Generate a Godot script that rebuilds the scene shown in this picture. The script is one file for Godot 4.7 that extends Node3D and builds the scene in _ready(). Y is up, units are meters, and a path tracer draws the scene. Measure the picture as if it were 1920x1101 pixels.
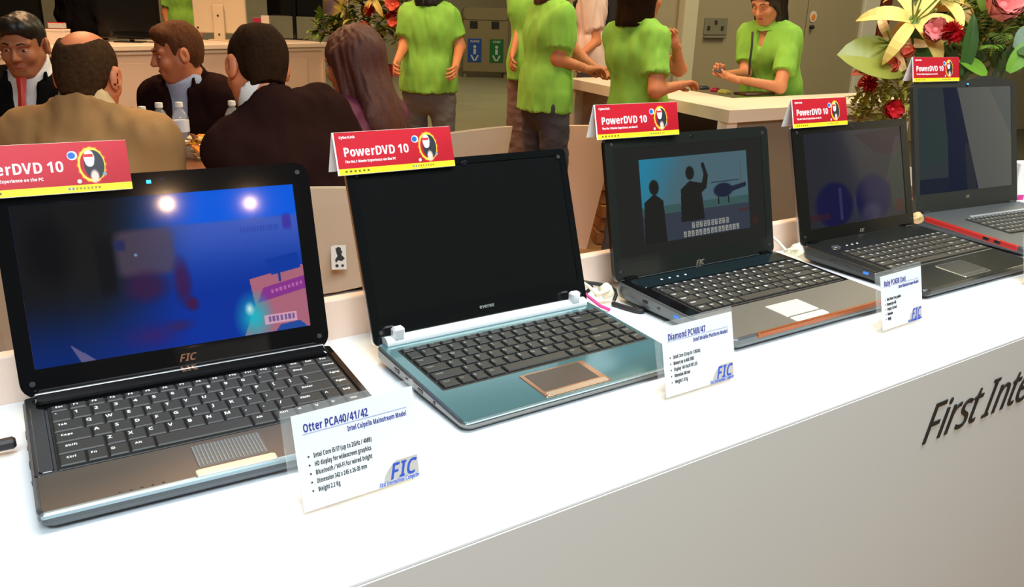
extends Node3D
# A row of five notebook computers on a white exhibition counter, a busy trade-fair booth behind it.
# World: x runs along the counter's front edge to the right, y is up, z towards the visitor (depth = -z). Counter top at 0.97 m.

const TOP := 0.97
var eye := Vector3(0, 1.4224, 0)
var cam_r := Vector3(0.825, 0.032, 0.564)
var cam_u := Vector3(0.158, 0.946, -0.284)
var cam_f := Vector3(0.542, -0.323, -0.776)
var flat_f := Vector3.ZERO
var names := {}
var rng := RandomNumberGenerator.new()
var M := {}
var cache := {}


# ---------------------------------------------------------------- nodes and tags
func numbered(called: String) -> String:
	var n: int = names.get(called, 0)
	names[called] = n + 1
	return called if n == 0 else "%s_%03d" % [called, n]


func thing(called: String, label: String, category: String, pos := Vector3.ZERO, turn := 0.0, group := "") -> Node3D:
	var o := Node3D.new()
	o.name = numbered(called)
	add_child(o)
	o.position = pos
	o.rotation.y = turn
	tag(o, label, category, group)
	return o


func tag(o: Node, label: String, category: String, group := "") -> Node:
	o.set_meta("label", label)
	o.set_meta("category", category)
	if group != "":
		o.set_meta("group", group)
	return o


func obj(called: String, mesh: Mesh, mat: Material, parent: Node = null, xf := Transform3D.IDENTITY) -> MeshInstance3D:
	var o := MeshInstance3D.new()
	o.mesh = mesh
	o.material_override = mat
	o.transform = xf
	if parent == null:
		o.name = numbered(called)
		add_child(o)
	else:
		o.name = called
		parent.add_child(o, true)
	return o


func struct(called: String, mesh: Mesh, mat: Material, parent: Node = null, xf := Transform3D.IDENTITY) -> MeshInstance3D:
	var o := obj(called, mesh, mat, parent, xf)
	if parent == null:
		o.set_meta("kind", "structure")
	return o


func at(x: float, y: float, dist: float) -> Vector3:
	# the point of the place that lies dist metres ahead, where the survey of the photograph sees (x, y)
	var r := cam_f + cam_r * ((x - 960.0) / 1593.2) - cam_u * ((y - 550.5) / 1593.2)
	return eye + r * (dist / r.dot(flat_f))


func V(x: float, h: float, d: float) -> Vector3:
	return Vector3(x, h, -d)


# ---------------------------------------------------------------- materials
func mt(key: String, col: Color, rough := 0.6, metal := 0.0, more := {}) -> StandardMaterial3D:
	if M.has(key):
		return M[key]
	var m := StandardMaterial3D.new()
	m.resource_name = key
	m.albedo_color = col
	m.roughness = rough
	m.metallic = metal
	for k in more:
		m.set(k, more[k])
	M[key] = m
	return m


func c8(r: int, g: int, b: int) -> Color:
	return Color8(r, g, b)


func noise_tex(freq: float, seed_: int, lo: Color, hi: Color, octaves := 4, normal := false) -> NoiseTexture2D:
	var n := FastNoiseLite.new()
	n.seed = seed_
	n.frequency = freq
	n.fractal_octaves = octaves
	var t := NoiseTexture2D.new()
	t.width = 256
	t.height = 256
	t.seamless = true
	t.noise = n
	if normal:
		t.as_normal_map = true
		t.bump_strength = 3.0
	else:
		var g := Gradient.new()
		g.set_color(0, lo)
		g.set_color(1, hi)
		t.color_ramp = g
	return t


func grain(key: String, lo: Color, hi: Color, scale: float, rough := 0.8, freq := 0.03, more := {}) -> StandardMaterial3D:
	if M.has(key):
		return M[key]
	var m := mt(key, Color.WHITE, rough, 0.0, more)
	m.albedo_texture = noise_tex(freq, key.hash() % 1000, lo, hi)
	m.uv1_triplanar = true
	m.uv1_scale = Vector3.ONE * scale
	return m


func glow(key: String, col: Color, energy: float) -> StandardMaterial3D:
	return mt(key, col, 0.5, 0.0, {"emission_enabled": true, "emission": col, "emission_energy_multiplier": energy})


# ---------------------------------------------------------------- mesh building
class MB:
	var v := PackedVector3Array()
	var n := PackedVector3Array()
	var uv := PackedVector2Array()

	func tri(a: Vector3, b: Vector3, c: Vector3, away: Vector3) -> void:
		var k := (b - a).cross(c - a)
		if k.length_squared() < 1e-20:
			return
		k = k.normalized()
		if k.dot((a + b + c) / 3.0 - away) < 0.0:
			k = -k
			v.append_array([a, b, c])
		else:
			v.append_array([a, c, b])
		n.append_array([k, k, k])
		uv.append_array([Vector2.ZERO, Vector2.ZERO, Vector2.ZERO])

	func quad(a: Vector3, b: Vector3, c: Vector3, d: Vector3, away: Vector3) -> void:
		tri(a, b, c, away)
		tri(a, c, d, away)

	func face(a: Vector3, b: Vector3, c: Vector3, d: Vector3) -> void:
		# a flat picture: a bottom left, b bottom right, c top right, d top left, seen from the front
		var k := (b - a).cross(d - a).normalized()
		v.append_array([a, c, b, a, d, c])
		n.append_array([k, k, k, k, k, k])
		uv.append_array([Vector2(0, 1), Vector2(1, 0), Vector2(1, 1), Vector2(0, 1), Vector2(0, 0), Vector2(1, 0)])

	func box(xf: Transform3D, size: Vector3, bev := 0.0) -> void:
		# centred on xf; edges chamfered by bev
		var h := size * 0.5
		var o := xf.origin
		if bev <= 0.0:
			for axis in 3:
				for s in [-1.0, 1.0]:
					var u := (axis + 1) % 3
					var w := (axis + 2) % 3
					var q := []
					for k in [[-1, -1], [1, -1], [1, 1], [-1, 1]]:
						var p := Vector3.ZERO
						p[axis] = h[axis] * s
						p[u] = h[u] * k[0]
						p[w] = h[w] * k[1]
						q.append(xf * p)
					quad(q[0], q[1], q[2], q[3], o)
			return
		var b := minf(bev, minf(h.x, minf(h.y, h.z)) * 0.49)
		for axis in 3:
			var u := (axis + 1) % 3
			var w := (axis + 2) % 3
			for s in [-1.0, 1.0]:
				var q := []
				for k in [[-1, -1], [1, -1], [1, 1], [-1, 1]]:
					var p := Vector3.ZERO
					p[axis] = h[axis] * s
					p[u] = (h[u] - b) * k[0]
					p[w] = (h[w] - b) * k[1]
					q.append(xf * p)
				quad(q[0], q[1], q[2], q[3], o)
			for su in [-1.0, 1.0]:
				for sw in [-1.0, 1.0]:
					var e := []
					for k in [[-1, 0], [1, 0], [1, 1], [-1, 1]]:
						var p := Vector3.ZERO
						p[axis] = (h[axis] - b) * k[0]
						p[u] = (h[u] - (b if k[1] else 0.0)) * su
						p[w] = (h[w] - (0.0 if k[1] else b)) * sw
						e.append(xf * p)
					quad(e[0], e[1], e[2], e[3], o)
		for sx in [-1.0, 1.0]:
			for sy in [-1.0, 1.0]:
				for sz in [-1.0, 1.0]:
					var s := Vector3(sx, sy, sz)
					tri(xf * (s * (h - Vector3(0, b, b))), xf * (s * (h - Vector3(b, 0, b))), xf * (s * (h - Vector3(b, b, 0))), o)

	func loft(loops: Array, cap_a := true, cap_b := true, smooth := false) -> void:
		# loops of equal count, joined one to the next; each section roughly convex
		var count: int = loops[0].size()
		var mids := []
		for l in loops:
			var c := Vector3.ZERO
			for p in l:
				c += p
			mids.append(c / count)
		var norms := []
		if smooth:
			for i in loops.size():
				var row := PackedVector3Array()
				var l: PackedVector3Array = loops[i]
				var prev: PackedVector3Array = loops[maxi(i - 1, 0)]
				var next: PackedVector3Array = loops[mini(i + 1, loops.size() - 1)]
				for j in count:
					var k := (l[(j + 1) % count] - l[(j + count - 1) % count]).cross(next[j] - prev[j])
					if k.length_squared() < 1e-18:
						k = l[j] - mids[i]
					k = k.normalized()
					if k.dot(l[j] - mids[i]) < 0.0 and absf(k.dot((l[j] - mids[i]).normalized())) > 0.02:
						k = -k
					row.append(k)
				norms.append(row)
		for i in loops.size() - 1:
			var mid: Vector3 = (mids[i] + mids[i + 1]) * 0.5
			for j in count:
				var j2 := (j + 1) % count
				var at_ := v.size()
				quad(loops[i][j], loops[i][j2], loops[i + 1][j2], loops[i + 1][j], mid)
				if smooth:
					var src := [[loops[i][j], norms[i][j]], [loops[i][j2], norms[i][j2]], [loops[i + 1][j2], norms[i + 1][j2]], [loops[i + 1][j], norms[i + 1][j]]]
					for q in range(at_, v.size()):
						for s in src:
							if v[q] == s[0]:
								n[q] = s[1]
								break
		if cap_a and loops.size() > 1:
			for j in count:
				tri(mids[0], loops[0][j], loops[0][(j + 1) % count], mids[0] + (mids[1] - mids[0]) * 0.5 if mids[1] != mids[0] else mids[0] + Vector3.DOWN)
		if cap_b and loops.size() > 1:
			var e := loops.size() - 1
			for j in count:
				tri(mids[e], loops[e][j], loops[e][(j + 1) % count], mids[e] + (mids[e - 1] - mids[e]) * 0.5)

	func lathe(profile: Array, seg: int, xf := Transform3D.IDENTITY, smooth := true) -> void:
		var loops := []
		for p in profile:
			var l := PackedVector3Array()
			for k in seg:
				var a := TAU * k / seg
				l.append(xf * Vector3(cos(a) * maxf(p.x, 1e-5), p.y, sin(a) * maxf(p.x, 1e-5)))
			loops.append(l)
		loft(loops, true, true, smooth)

	func tube(pts: Array, r0: float, r1: float, seg := 8) -> void:
		var loops := []
		var side := Vector3.ZERO
		for i in pts.size():
			var t: Vector3 = (pts[mini(i + 1, pts.size() - 1)] - pts[maxi(i - 1, 0)]).normalized()
			if side == Vector3.ZERO:
				side = t.cross(Vector3.UP if absf(t.y) < 0.9 else Vector3.RIGHT).normalized()
			side = (side - t * side.dot(t)).normalized()
			var b := t.cross(side)
			var r := lerpf(r0, r1, float(i) / maxi(pts.size() - 1, 1))
			var l := PackedVector3Array()
			for k in seg:
				var a := TAU * k / seg
				l.append(pts[i] + (side * cos(a) + b * sin(a)) * r)
			loops.append(l)
		loft(loops, true, true, true)

	func ball(c: Vector3, r: Vector3, seg := 10, rings := 6) -> void:
		var pr := []
		for i in rings + 1:
			var a := PI * i / rings
			pr.append(Vector2(sin(a), -cos(a)))
		lathe(pr, seg, Transform3D(Basis.from_scale(r), c))

	func leaf(base: Vector3, dir: Vector3, up: Vector3, length: float, width: float, bend: float, thick := 0.001, fold := 0.15, steps := 7, sharp := 1.0) -> void:
		# a closed blade that starts at base along dir and bends away from up
		dir = dir.normalized()
		var side := dir.cross(up).normalized()
		var nor := side.cross(dir).normalized()
		var rows := []
		var p := base
		var d := dir
		for i in steps + 1:
			var t := float(i) / steps
			var w := width * 0.5 * pow(sin(PI * clampf(0.06 + t * 0.94, 0.0, 1.0)), 0.75 * sharp) + 0.0006
			var nn := side.cross(d).normalized()
			rows.append([p - side * w + nn * w * fold, p, p + side * w + nn * w * fold, nn])
			d = d.rotated(side, -bend / steps)
			p += d * (length / steps)
		for i in steps:
			var a: Array = rows[i]
			var b: Array = rows[i + 1]
			for s in [0, 1]:
				for f in [1.0, -1.0]:
					var o1: Vector3 = a[3] * thick * 0.5 * f
					var o2: Vector3 = b[3] * thick * 0.5 * f
					quad(a[s] + o1, a[s + 1] + o1, b[s + 1] + o2, b[s] + o2, (a[1] + b[1]) * 0.5 - (a[3] as Vector3) * f * 1.0)

	func mesh() -> ArrayMesh:
		var arr := []
		arr.resize(Mesh.ARRAY_MAX)
		arr[Mesh.ARRAY_VERTEX] = v
		arr[Mesh.ARRAY_NORMAL] = n
		arr[Mesh.ARRAY_TEX_UV] = uv
		var m := ArrayMesh.new()
		m.add_surface_from_arrays(Mesh.PRIMITIVE_TRIANGLES, arr)
		return m


func boxm(size: Vector3, bev := 0.0, pos := Vector3.ZERO) -> ArrayMesh:
	var b := MB.new()
	b.box(Transform3D(Basis.IDENTITY, pos), size, bev)
	return b.mesh()


func rrect(x0: float, y0: float, x1: float, y1: float, r: float, seg := 4) -> PackedVector2Array:
	var o := PackedVector2Array()
	for c in [[x1 - r, y1 - r, 0.0], [x0 + r, y1 - r, 0.5], [x0 + r, y0 + r, 1.0], [x1 - r, y0 + r, 1.5]]:
		for k in seg + 1:
			var a: float = PI * (c[2] + 0.5 * k / seg)
			o.append(Vector2(c[0] + cos(a) * r, c[1] + sin(a) * r))
	return o


func lift(outline: PackedVector2Array, f: Callable) -> PackedVector3Array:
	var o := PackedVector3Array()
	for p in outline:
		o.append(f.call(p))
	return o


func slab(outline: PackedVector2Array, w0: float, w1: float, bev: float, f: Callable) -> MB:
	# a plate: the outline (u, t) swept from w0 to w1 with a bevelled front edge; f maps (u, t, w) to a point
	var mid := Vector2.ZERO
	for p in outline:
		mid += p
	mid /= outline.size()
	var inner := PackedVector2Array()
	for p in outline:
		var q := p - mid
		inner.append(mid + Vector2(q.x - signf(q.x) * minf(bev, absf(q.x)), q.y - signf(q.y) * minf(bev, absf(q.y))))
	var b := MB.new()
	var g := func(o: PackedVector2Array, w: float) -> PackedVector3Array:
		var l := PackedVector3Array()
		for p in o:
			l.append(f.call(p.x, p.y, w))
		return l
	b.loft([g.call(outline, w0), g.call(outline, w1 - bev * signf(w1 - w0)), g.call(inner, w1)])
	return b


func ring(outer: PackedVector2Array, inner: PackedVector2Array, w0: float, w1: float) -> ArrayMesh:
	# a frame in the xy plane from z = w0 (back) to w1 (front); both outlines have the same count
	var b := MB.new()
	var count := outer.size()
	for j in count:
		var k := (j + 1) % count
		var a0 := Vector3(outer[j].x, outer[j].y, w1)
		var a1 := Vector3(outer[k].x, outer[k].y, w1)
		var b0 := Vector3(inner[j].x, inner[j].y, w1)
		var b1 := Vector3(inner[k].x, inner[k].y, w1)
		var dz := Vector3(0, 0, w0 - w1)
		b.quad(a0, a1, b1, b0, (a0 + b1) * 0.5 - Vector3(0, 0, 1))
		var c := Vector3((outer[j].x + inner[j].x) * 0.5, (outer[j].y + inner[j].y) * 0.5, (w0 + w1) * 0.5)
		b.quad(a0, a1, a1 + dz, a0 + dz, c)
		b.quad(b0, b1, b1 + dz, b0 + dz, c)
	return b.mesh()


func text_mesh(s: String, height: float, depth := 0.0004, bold := false, serif := false) -> TextMesh:
	var key := "t|%s|%.5f|%s|%.4f" % [s, height, bold, depth]
	if cache.has(key):
		return cache[key]
	var t := TextMesh.new()
	var f := SystemFont.new()
	f.font_names = PackedStringArray(["Droid Serif" if serif else "Droid Sans"])
	f.font_weight = 700 if bold else 400
	t.font = f
	t.text = s
	t.font_size = 32
	t.pixel_size = height / 32.0
	t.depth = depth
	t.curve_step = 2.0
	cache[key] = t
	return t


func joined(items: Array) -> ArrayMesh:
	# [[mesh, transform], ...] in one surface
	var s := SurfaceTool.new()
	s.begin(Mesh.PRIMITIVE_TRIANGLES)
	for i in items:
		s.append_from(i[0], 0, i[1])
	return s.commit()


# ---------------------------------------------------------------- smooth bodies (distance fields meshed as surface nets)
func cap(a: Vector3, b: Vector3, ra: float, rb: float, k := 0.03, flat := false) -> Dictionary:
	var r := maxf(ra, rb)
	var bx := AABB(a, Vector3.ZERO).expand(b).grow(r)
	return {"inv": Transform3D(Basis.IDENTITY, -a), "b": b - a, "ra": ra, "rb": rb, "s": 1.0, "k": k, "neg": false, "box": bx, "flat": flat}


func fcap(a: Vector3, b: Vector3, ra: float, rb: float, basis_: Basis, deep: float, k := 0.04) -> Dictionary:
	# a capsule flattened along the basis' z axis
	var m := Transform3D(basis_ * Basis.from_scale(Vector3(1, 1, deep)), a)
	var inv := m.affine_inverse()
	var r := maxf(ra, rb)
	return {"inv": inv, "b": inv * b, "ra": ra, "rb": rb, "s": (1.0 + deep) * 0.5, "k": k, "neg": false, "box": AABB(a, Vector3.ZERO).expand(b).grow(r)}


func ell(c: Vector3, r: Vector3, k := 0.02, basis_ := Basis.IDENTITY, neg := false) -> Dictionary:
	var rm := maxf(r.x, maxf(r.y, r.z))
	var m := Transform3D(basis_ * Basis.from_scale(r / rm), c)
	return {"inv": m.affine_inverse(), "b": Vector3.ZERO, "ra": rm, "rb": rm, "s": (r.x + r.y + r.z) / (3.0 * rm), "k": k, "neg": neg, "box": AABB(c - r, r * 2.0) if basis_ == Basis.IDENTITY else AABB(c - Vector3.ONE * rm, Vector3.ONE * rm * 2.0)}


func sdf(prims: Array, cell: float, cuts := []) -> Dictionary:
	var bounds := AABB()
	var first := true
	for p in prims:
		if not p.neg:
			bounds = p.box if first else bounds.merge(p.box)
			first = false
	bounds = bounds.grow(cell * 2.5)
	var lo := bounds.position
	var nx := int(bounds.size.x / cell) + 2
	var ny := int(bounds.size.y / cell) + 2
	var nz := int(bounds.size.z / cell) + 2
	var sy := nx
	var sz := nx * ny
	var f := PackedFloat32Array()
	f.resize(nx * ny * nz)
	f.fill(1.0)
	for p in prims:
		var k: float = p.k
		var bx: AABB = (p.box as AABB).grow(k * 0.6 + cell * 2.0)
		var e := bx.position + bx.size
		var x0 := clampi(int((bx.position.x - lo.x) / cell), 0, nx - 1)
		var x1 := clampi(int((e.x - lo.x) / cell) + 1, 0, nx - 1)
		var y0 := clampi(int((bx.position.y - lo.y) / cell), 0, ny - 1)
		var y1 := clampi(int((e.y - lo.y) / cell) + 1, 0, ny - 1)
		var z0 := clampi(int((bx.position.z - lo.z) / cell), 0, nz - 1)
		var z1 := clampi(int((e.z - lo.z) / cell) + 1, 0, nz - 1)
		var inv: Transform3D = p.inv
		var b: Vector3 = p.b
		var bb := b.length_squared()
		var ib := 1.0 / bb if bb > 1e-12 else 0.0
		var ra: float = p.ra
		var dr: float = p.rb - p.ra
		var s: float = p.s
		var neg: bool = p.neg
		var flat: bool = p.get("flat", false)
		var bl := sqrt(bb)
		var step := inv.basis.x * cell
		var ik := 1.0 / k if k > 0.0 else 0.0
		for z in range(z0, z1 + 1):
			for y in range(y0, y1 + 1):
				var q := inv * (lo + Vector3(x0, y, z) * cell)
				var at_ := x0 + y * sy + z * sz
				for x in range(x0, x1 + 1):
					var h := clampf(q.dot(b) * ib, 0.0, 1.0)
					var d := ((q - b * h).length() - ra - dr * h) * s
					if flat:
						d = maxf(d, (q.dot(b) * ib - 1.0) * bl)
					var g := f[at_]
					if neg:
						d = -d
						var hn := maxf(k - absf(g - d), 0.0) * ik
						f[at_] = maxf(g, d) + hn * hn * k * 0.25
					else:
						var hp := maxf(k - absf(g - d), 0.0) * ik
						f[at_] = minf(g, d) - hp * hp * k * 0.25
					q += step
					at_ += 1
	for c in cuts:
		var cp: Vector3 = c[0]
		var cn: Vector3 = c[1].normalized()
		var cr: float = c[2]
		var g0 := ((cp - Vector3.ONE * cr - lo) / cell).floor()
		var g1 := ((cp + Vector3.ONE * cr - lo) / cell).ceil()
		for z in range(clampi(int(g0.z), 0, nz), clampi(int(g1.z), 0, nz)):
			for y in range(clampi(int(g0.y), 0, ny), clampi(int(g1.y), 0, ny)):
				for x in range(clampi(int(g0.x), 0, nx), clampi(int(g1.x), 0, nx)):
					var pp := lo + Vector3(x, y, z) * cell - cp
					if pp.length_squared() < cr * cr:
						var i := x + y * sy + z * sz
						f[i] = maxf(f[i], pp.dot(cn))
	var idx := PackedInt32Array()
	idx.resize(nx * ny * nz)
	idx.fill(-1)
	var active := PackedInt32Array()
	var vs := PackedVector3Array()
	var ns := PackedVector3Array()
	var lim := cell * 2.2
	for z in nz - 1:
		for y in ny - 1:
			var i := y * sy + z * sz
			for x in nx - 1:
				var c0 := f[i]
				if c0 < lim and c0 > -lim:
					var c1 := f[i + 1]
					var c2 := f[i + sy]
					var c3 := f[i + sy + 1]
					var c4 := f[i + sz]
					var c5 := f[i + sz + 1]
					var c6 := f[i + sz + sy]
					var c7 := f[i + sz + sy + 1]
					var m0 := minf(minf(minf(c0, c1), minf(c2, c3)), minf(minf(c4, c5), minf(c6, c7)))
					var m1 := maxf(maxf(maxf(c0, c1), maxf(c2, c3)), maxf(maxf(c4, c5), maxf(c6, c7)))
					if m0 < 0.0 and m1 >= 0.0:
						var sum := Vector3.ZERO
						var cnt := 0.0
						if (c0 < 0.0) != (c1 < 0.0): sum += Vector3(c0 / (c0 - c1), 0, 0); cnt += 1.0
						if (c2 < 0.0) != (c3 < 0.0): sum += Vector3(c2 / (c2 - c3), 1, 0); cnt += 1.0
						if (c4 < 0.0) != (c5 < 0.0): sum += Vector3(c4 / (c4 - c5), 0, 1); cnt += 1.0
						if (c6 < 0.0) != (c7 < 0.0): sum += Vector3(c6 / (c6 - c7), 1, 1); cnt += 1.0
						if (c0 < 0.0) != (c2 < 0.0): sum += Vector3(0, c0 / (c0 - c2), 0); cnt += 1.0
						if (c1 < 0.0) != (c3 < 0.0): sum += Vector3(1, c1 / (c1 - c3), 0); cnt += 1.0
						if (c4 < 0.0) != (c6 < 0.0): sum += Vector3(0, c4 / (c4 - c6), 1); cnt += 1.0
						if (c5 < 0.0) != (c7 < 0.0): sum += Vector3(1, c5 / (c5 - c7), 1); cnt += 1.0
						if (c0 < 0.0) != (c4 < 0.0): sum += Vector3(0, 0, c0 / (c0 - c4)); cnt += 1.0
						if (c1 < 0.0) != (c5 < 0.0): sum += Vector3(1, 0, c1 / (c1 - c5)); cnt += 1.0
						if (c2 < 0.0) != (c6 < 0.0): sum += Vector3(0, 1, c2 / (c2 - c6)); cnt += 1.0
						if (c3 < 0.0) != (c7 < 0.0): sum += Vector3(1, 1, c3 / (c3 - c7)); cnt += 1.0
						idx[i] = vs.size()
						active.append(i)
						vs.append(lo + (Vector3(x, y, z) + sum / cnt) * cell)
						ns.append(Vector3(c1 + c3 + c5 + c7 - c0 - c2 - c4 - c6, c2 + c3 + c6 + c7 - c0 - c1 - c4 - c5, c4 + c5 + c6 + c7 - c0 - c1 - c2 - c3).normalized())
				i += 1
	var out := PackedInt32Array()
	for i in active:
		var inside := f[i] < 0.0
		for ax in 3:
			var st := 1 if ax == 0 else (sy if ax == 1 else sz)
			var s1 := sy if ax == 0 else (sz if ax == 1 else 1)
			var s2 := sz if ax == 0 else (1 if ax == 1 else sy)
			if inside != (f[i + st] < 0.0) and i >= s1 + s2:
				var q0 := idx[i]
				var q1 := idx[i - s1]
				var q2 := idx[i - s1 - s2]
				var q3 := idx[i - s2]
				if q1 >= 0 and q2 >= 0 and q3 >= 0:
					if inside:
						out.append_array([q0, q2, q1, q0, q3, q2])
					else:
						out.append_array([q0, q1, q2, q0, q2, q3])
	return {"v": vs, "n": ns, "i": out}


func moved(m: Dictionary, xf: Transform3D) -> Dictionary:
	var vs := PackedVector3Array()
	var ns := PackedVector3Array()
	var nb := xf.basis.inverse().transposed()
	for p in m.v:
		vs.append(xf * p)
	for p in m.n:
		ns.append((nb * p).normalized())
	var ix: PackedInt32Array = m.i.duplicate()
	if xf.basis.determinant() < 0.0:
		for k in range(0, ix.size(), 3):
			var t := ix[k + 1]
			ix[k + 1] = ix[k + 2]
			ix[k + 2] = t
	return {"v": vs, "n": ns, "i": ix}


func rumple(m: Dictionary, amp: float, freq: Vector3, seed_: int) -> Dictionary:
	# folds: moves the surface along its normals by noise and turns the normals to suit
	var fn := FastNoiseLite.new()
	fn.seed = seed_
	fn.frequency = 1.0
	fn.fractal_octaves = 2
	var vs: PackedVector3Array = m.v
	var ns: PackedVector3Array = m.n
	var e := 0.004
	for k in vs.size():
		var q := vs[k] * freq
		var h := fn.get_noise_3dv(q)
		var gx := (fn.get_noise_3dv(q + Vector3(e * freq.x, 0, 0)) - h) / e
		var gy := (fn.get_noise_3dv(q + Vector3(0, e * freq.y, 0)) - h) / e
		var gz := (fn.get_noise_3dv(q + Vector3(0, 0, e * freq.z)) - h) / e
		var nn := ns[k]
		var g := Vector3(gx, gy, gz) * amp
		vs[k] += nn * h * amp
		ns[k] = (nn - (g - nn * g.dot(nn))).normalized()
	return {"v": vs, "n": ns, "i": m.i}


func amesh(list: Array) -> ArrayMesh:
	var vs := PackedVector3Array()
	var ns := PackedVector3Array()
	var ix := PackedInt32Array()
	for m in list:
		var o := vs.size()
		vs.append_array(m.v)
		ns.append_array(m.n)
		for k in m.i:
			ix.append(k + o)
	var arr := []
	arr.resize(Mesh.ARRAY_MAX)
	arr[Mesh.ARRAY_VERTEX] = vs
	arr[Mesh.ARRAY_NORMAL] = ns
	arr[Mesh.ARRAY_INDEX] = ix
	var a := ArrayMesh.new()
	a.add_surface_from_arrays(Mesh.PRIMITIVE_TRIANGLES, arr)
	return a


# ---------------------------------------------------------------- people
func head_mesh() -> Dictionary:
	# centre between the ears, face towards +z, chin at -0.115, crown at +0.118
	if cache.has("head"):
		return cache.head
	var p := [ell(Vector3(0, 0.03, -0.012), Vector3(0.076, 0.088, 0.096)), ell(Vector3(0, -0.03, 0.028), Vector3(0.062, 0.086, 0.062)),
		ell(Vector3(0, -0.088, 0.056), Vector3(0.03, 0.026, 0.03)), cap(Vector3(0, 0.014, 0.088), Vector3(0, -0.028, 0.108), 0.008, 0.0125, 0.014)]
	for s in [-1.0, 1.0]:
		p.append(cap(Vector3(s * 0.056, -0.04, 0.01), Vector3(s * 0.024, -0.095, 0.05), 0.022, 0.018))
		p.append(ell(Vector3(s * 0.037, -0.028, 0.066), Vector3(0.024, 0.024, 0.022)))
		p.append(cap(Vector3(s * 0.045, 0.024, 0.072), Vector3(s * 0.012, 0.02, 0.086), 0.012, 0.011, 0.012))
		p.append(cap(Vector3(s * 0.008, -0.033, 0.098), Vector3(s * 0.012, -0.034, 0.092), 0.0075, 0.006, 0.008))
		p.append(ell(Vector3(s * 0.031, 0.001, 0.1), Vector3(0.018, 0.012, 0.016), 0.012, Basis.IDENTITY, true))
	p.append(cap(Vector3(-0.019, -0.06, 0.082), Vector3(0.019, -0.06, 0.082), 0.008, 0.008, 0.01))
	p.append(cap(Vector3(-0.015, -0.071, 0.081), Vector3(0.015, -0.071, 0.081), 0.0085, 0.0085, 0.01))
	p.append(cap(Vector3(0, -0.06, -0.022), Vector3(0, -0.15, -0.03), 0.05, 0.054, 0.03))
	for s in [-1.0, 1.0]:
		var ear := Basis(Vector3.UP, s * 0.35)
		p.append(ell(Vector3(s * 0.083, -0.006, -0.012), Vector3(0.011, 0.034, 0.022), 0.006, ear))
		p.append(ell(Vector3(s * 0.094, -0.003, -0.006), Vector3(0.006, 0.02, 0.011), 0.005, ear, true))
	cache.head = sdf(p, 0.0048)
	return cache.head


func hand_mesh(curl: float) -> Dictionary:
	# right hand: wrist at the origin, fingers along +y, palm towards +z, thumb on the +x side
	var key := "hand%.2f" % curl
	if cache.has(key):
		return cache[key]
	var p := [cap(Vector3(0.0, -0.02, 0), Vector3(0.004, 0.02, 0), 0.024, 0.023, 0.015)]
	var bx := [0.030, 0.011, -0.008, -0.026]
	var by := [0.086, 0.090, 0.086, 0.077]
	var ln := [0.070, 0.078, 0.072, 0.056]
	for i in 4:
		p.append(cap(Vector3(bx[i] * 0.5, 0.015, 0), Vector3(bx[i], by[i] - 0.012, 0.0), 0.014, 0.0115, 0.012))
		var a := Vector3(bx[i], by[i] - 0.008, 0)
		var ang := curl * (0.55 + 0.1 * i)
		var part := [0.45, 0.31, 0.24]
		for k in 3:
			var d := Vector3(bx[i] * 0.9 * (1.0 - curl * 0.3), cos(ang), sin(ang))
			d = Vector3(d.x * 0.8, d.y, d.z).normalized()
			var e: Vector3 = a + d * ln[i] * part[k]
			p.append(cap(a, e, 0.0092 - 0.0008 * k, 0.0088 - 0.0012 * k, 0.003))
			a = e
			ang += curl * 0.85
	p.append(cap(Vector3(0.018, 0.022, 0.004), Vector3(0.042, 0.05, 0.014), 0.015, 0.011, 0.01))
	p.append(cap(Vector3(0.042, 0.05, 0.014), Vector3(0.05 - curl * 0.012, 0.078, 0.024 + curl * 0.008), 0.0105, 0.0095, 0.004))
	p.append(cap(Vector3(0.05 - curl * 0.012, 0.078, 0.024 + curl * 0.008), Vector3(0.047 - curl * 0.022, 0.1, 0.03 + curl * 0.014), 0.0095, 0.0075, 0.003))
	cache[key] = sdf(p, 0.0042)
	return cache[key]


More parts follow.
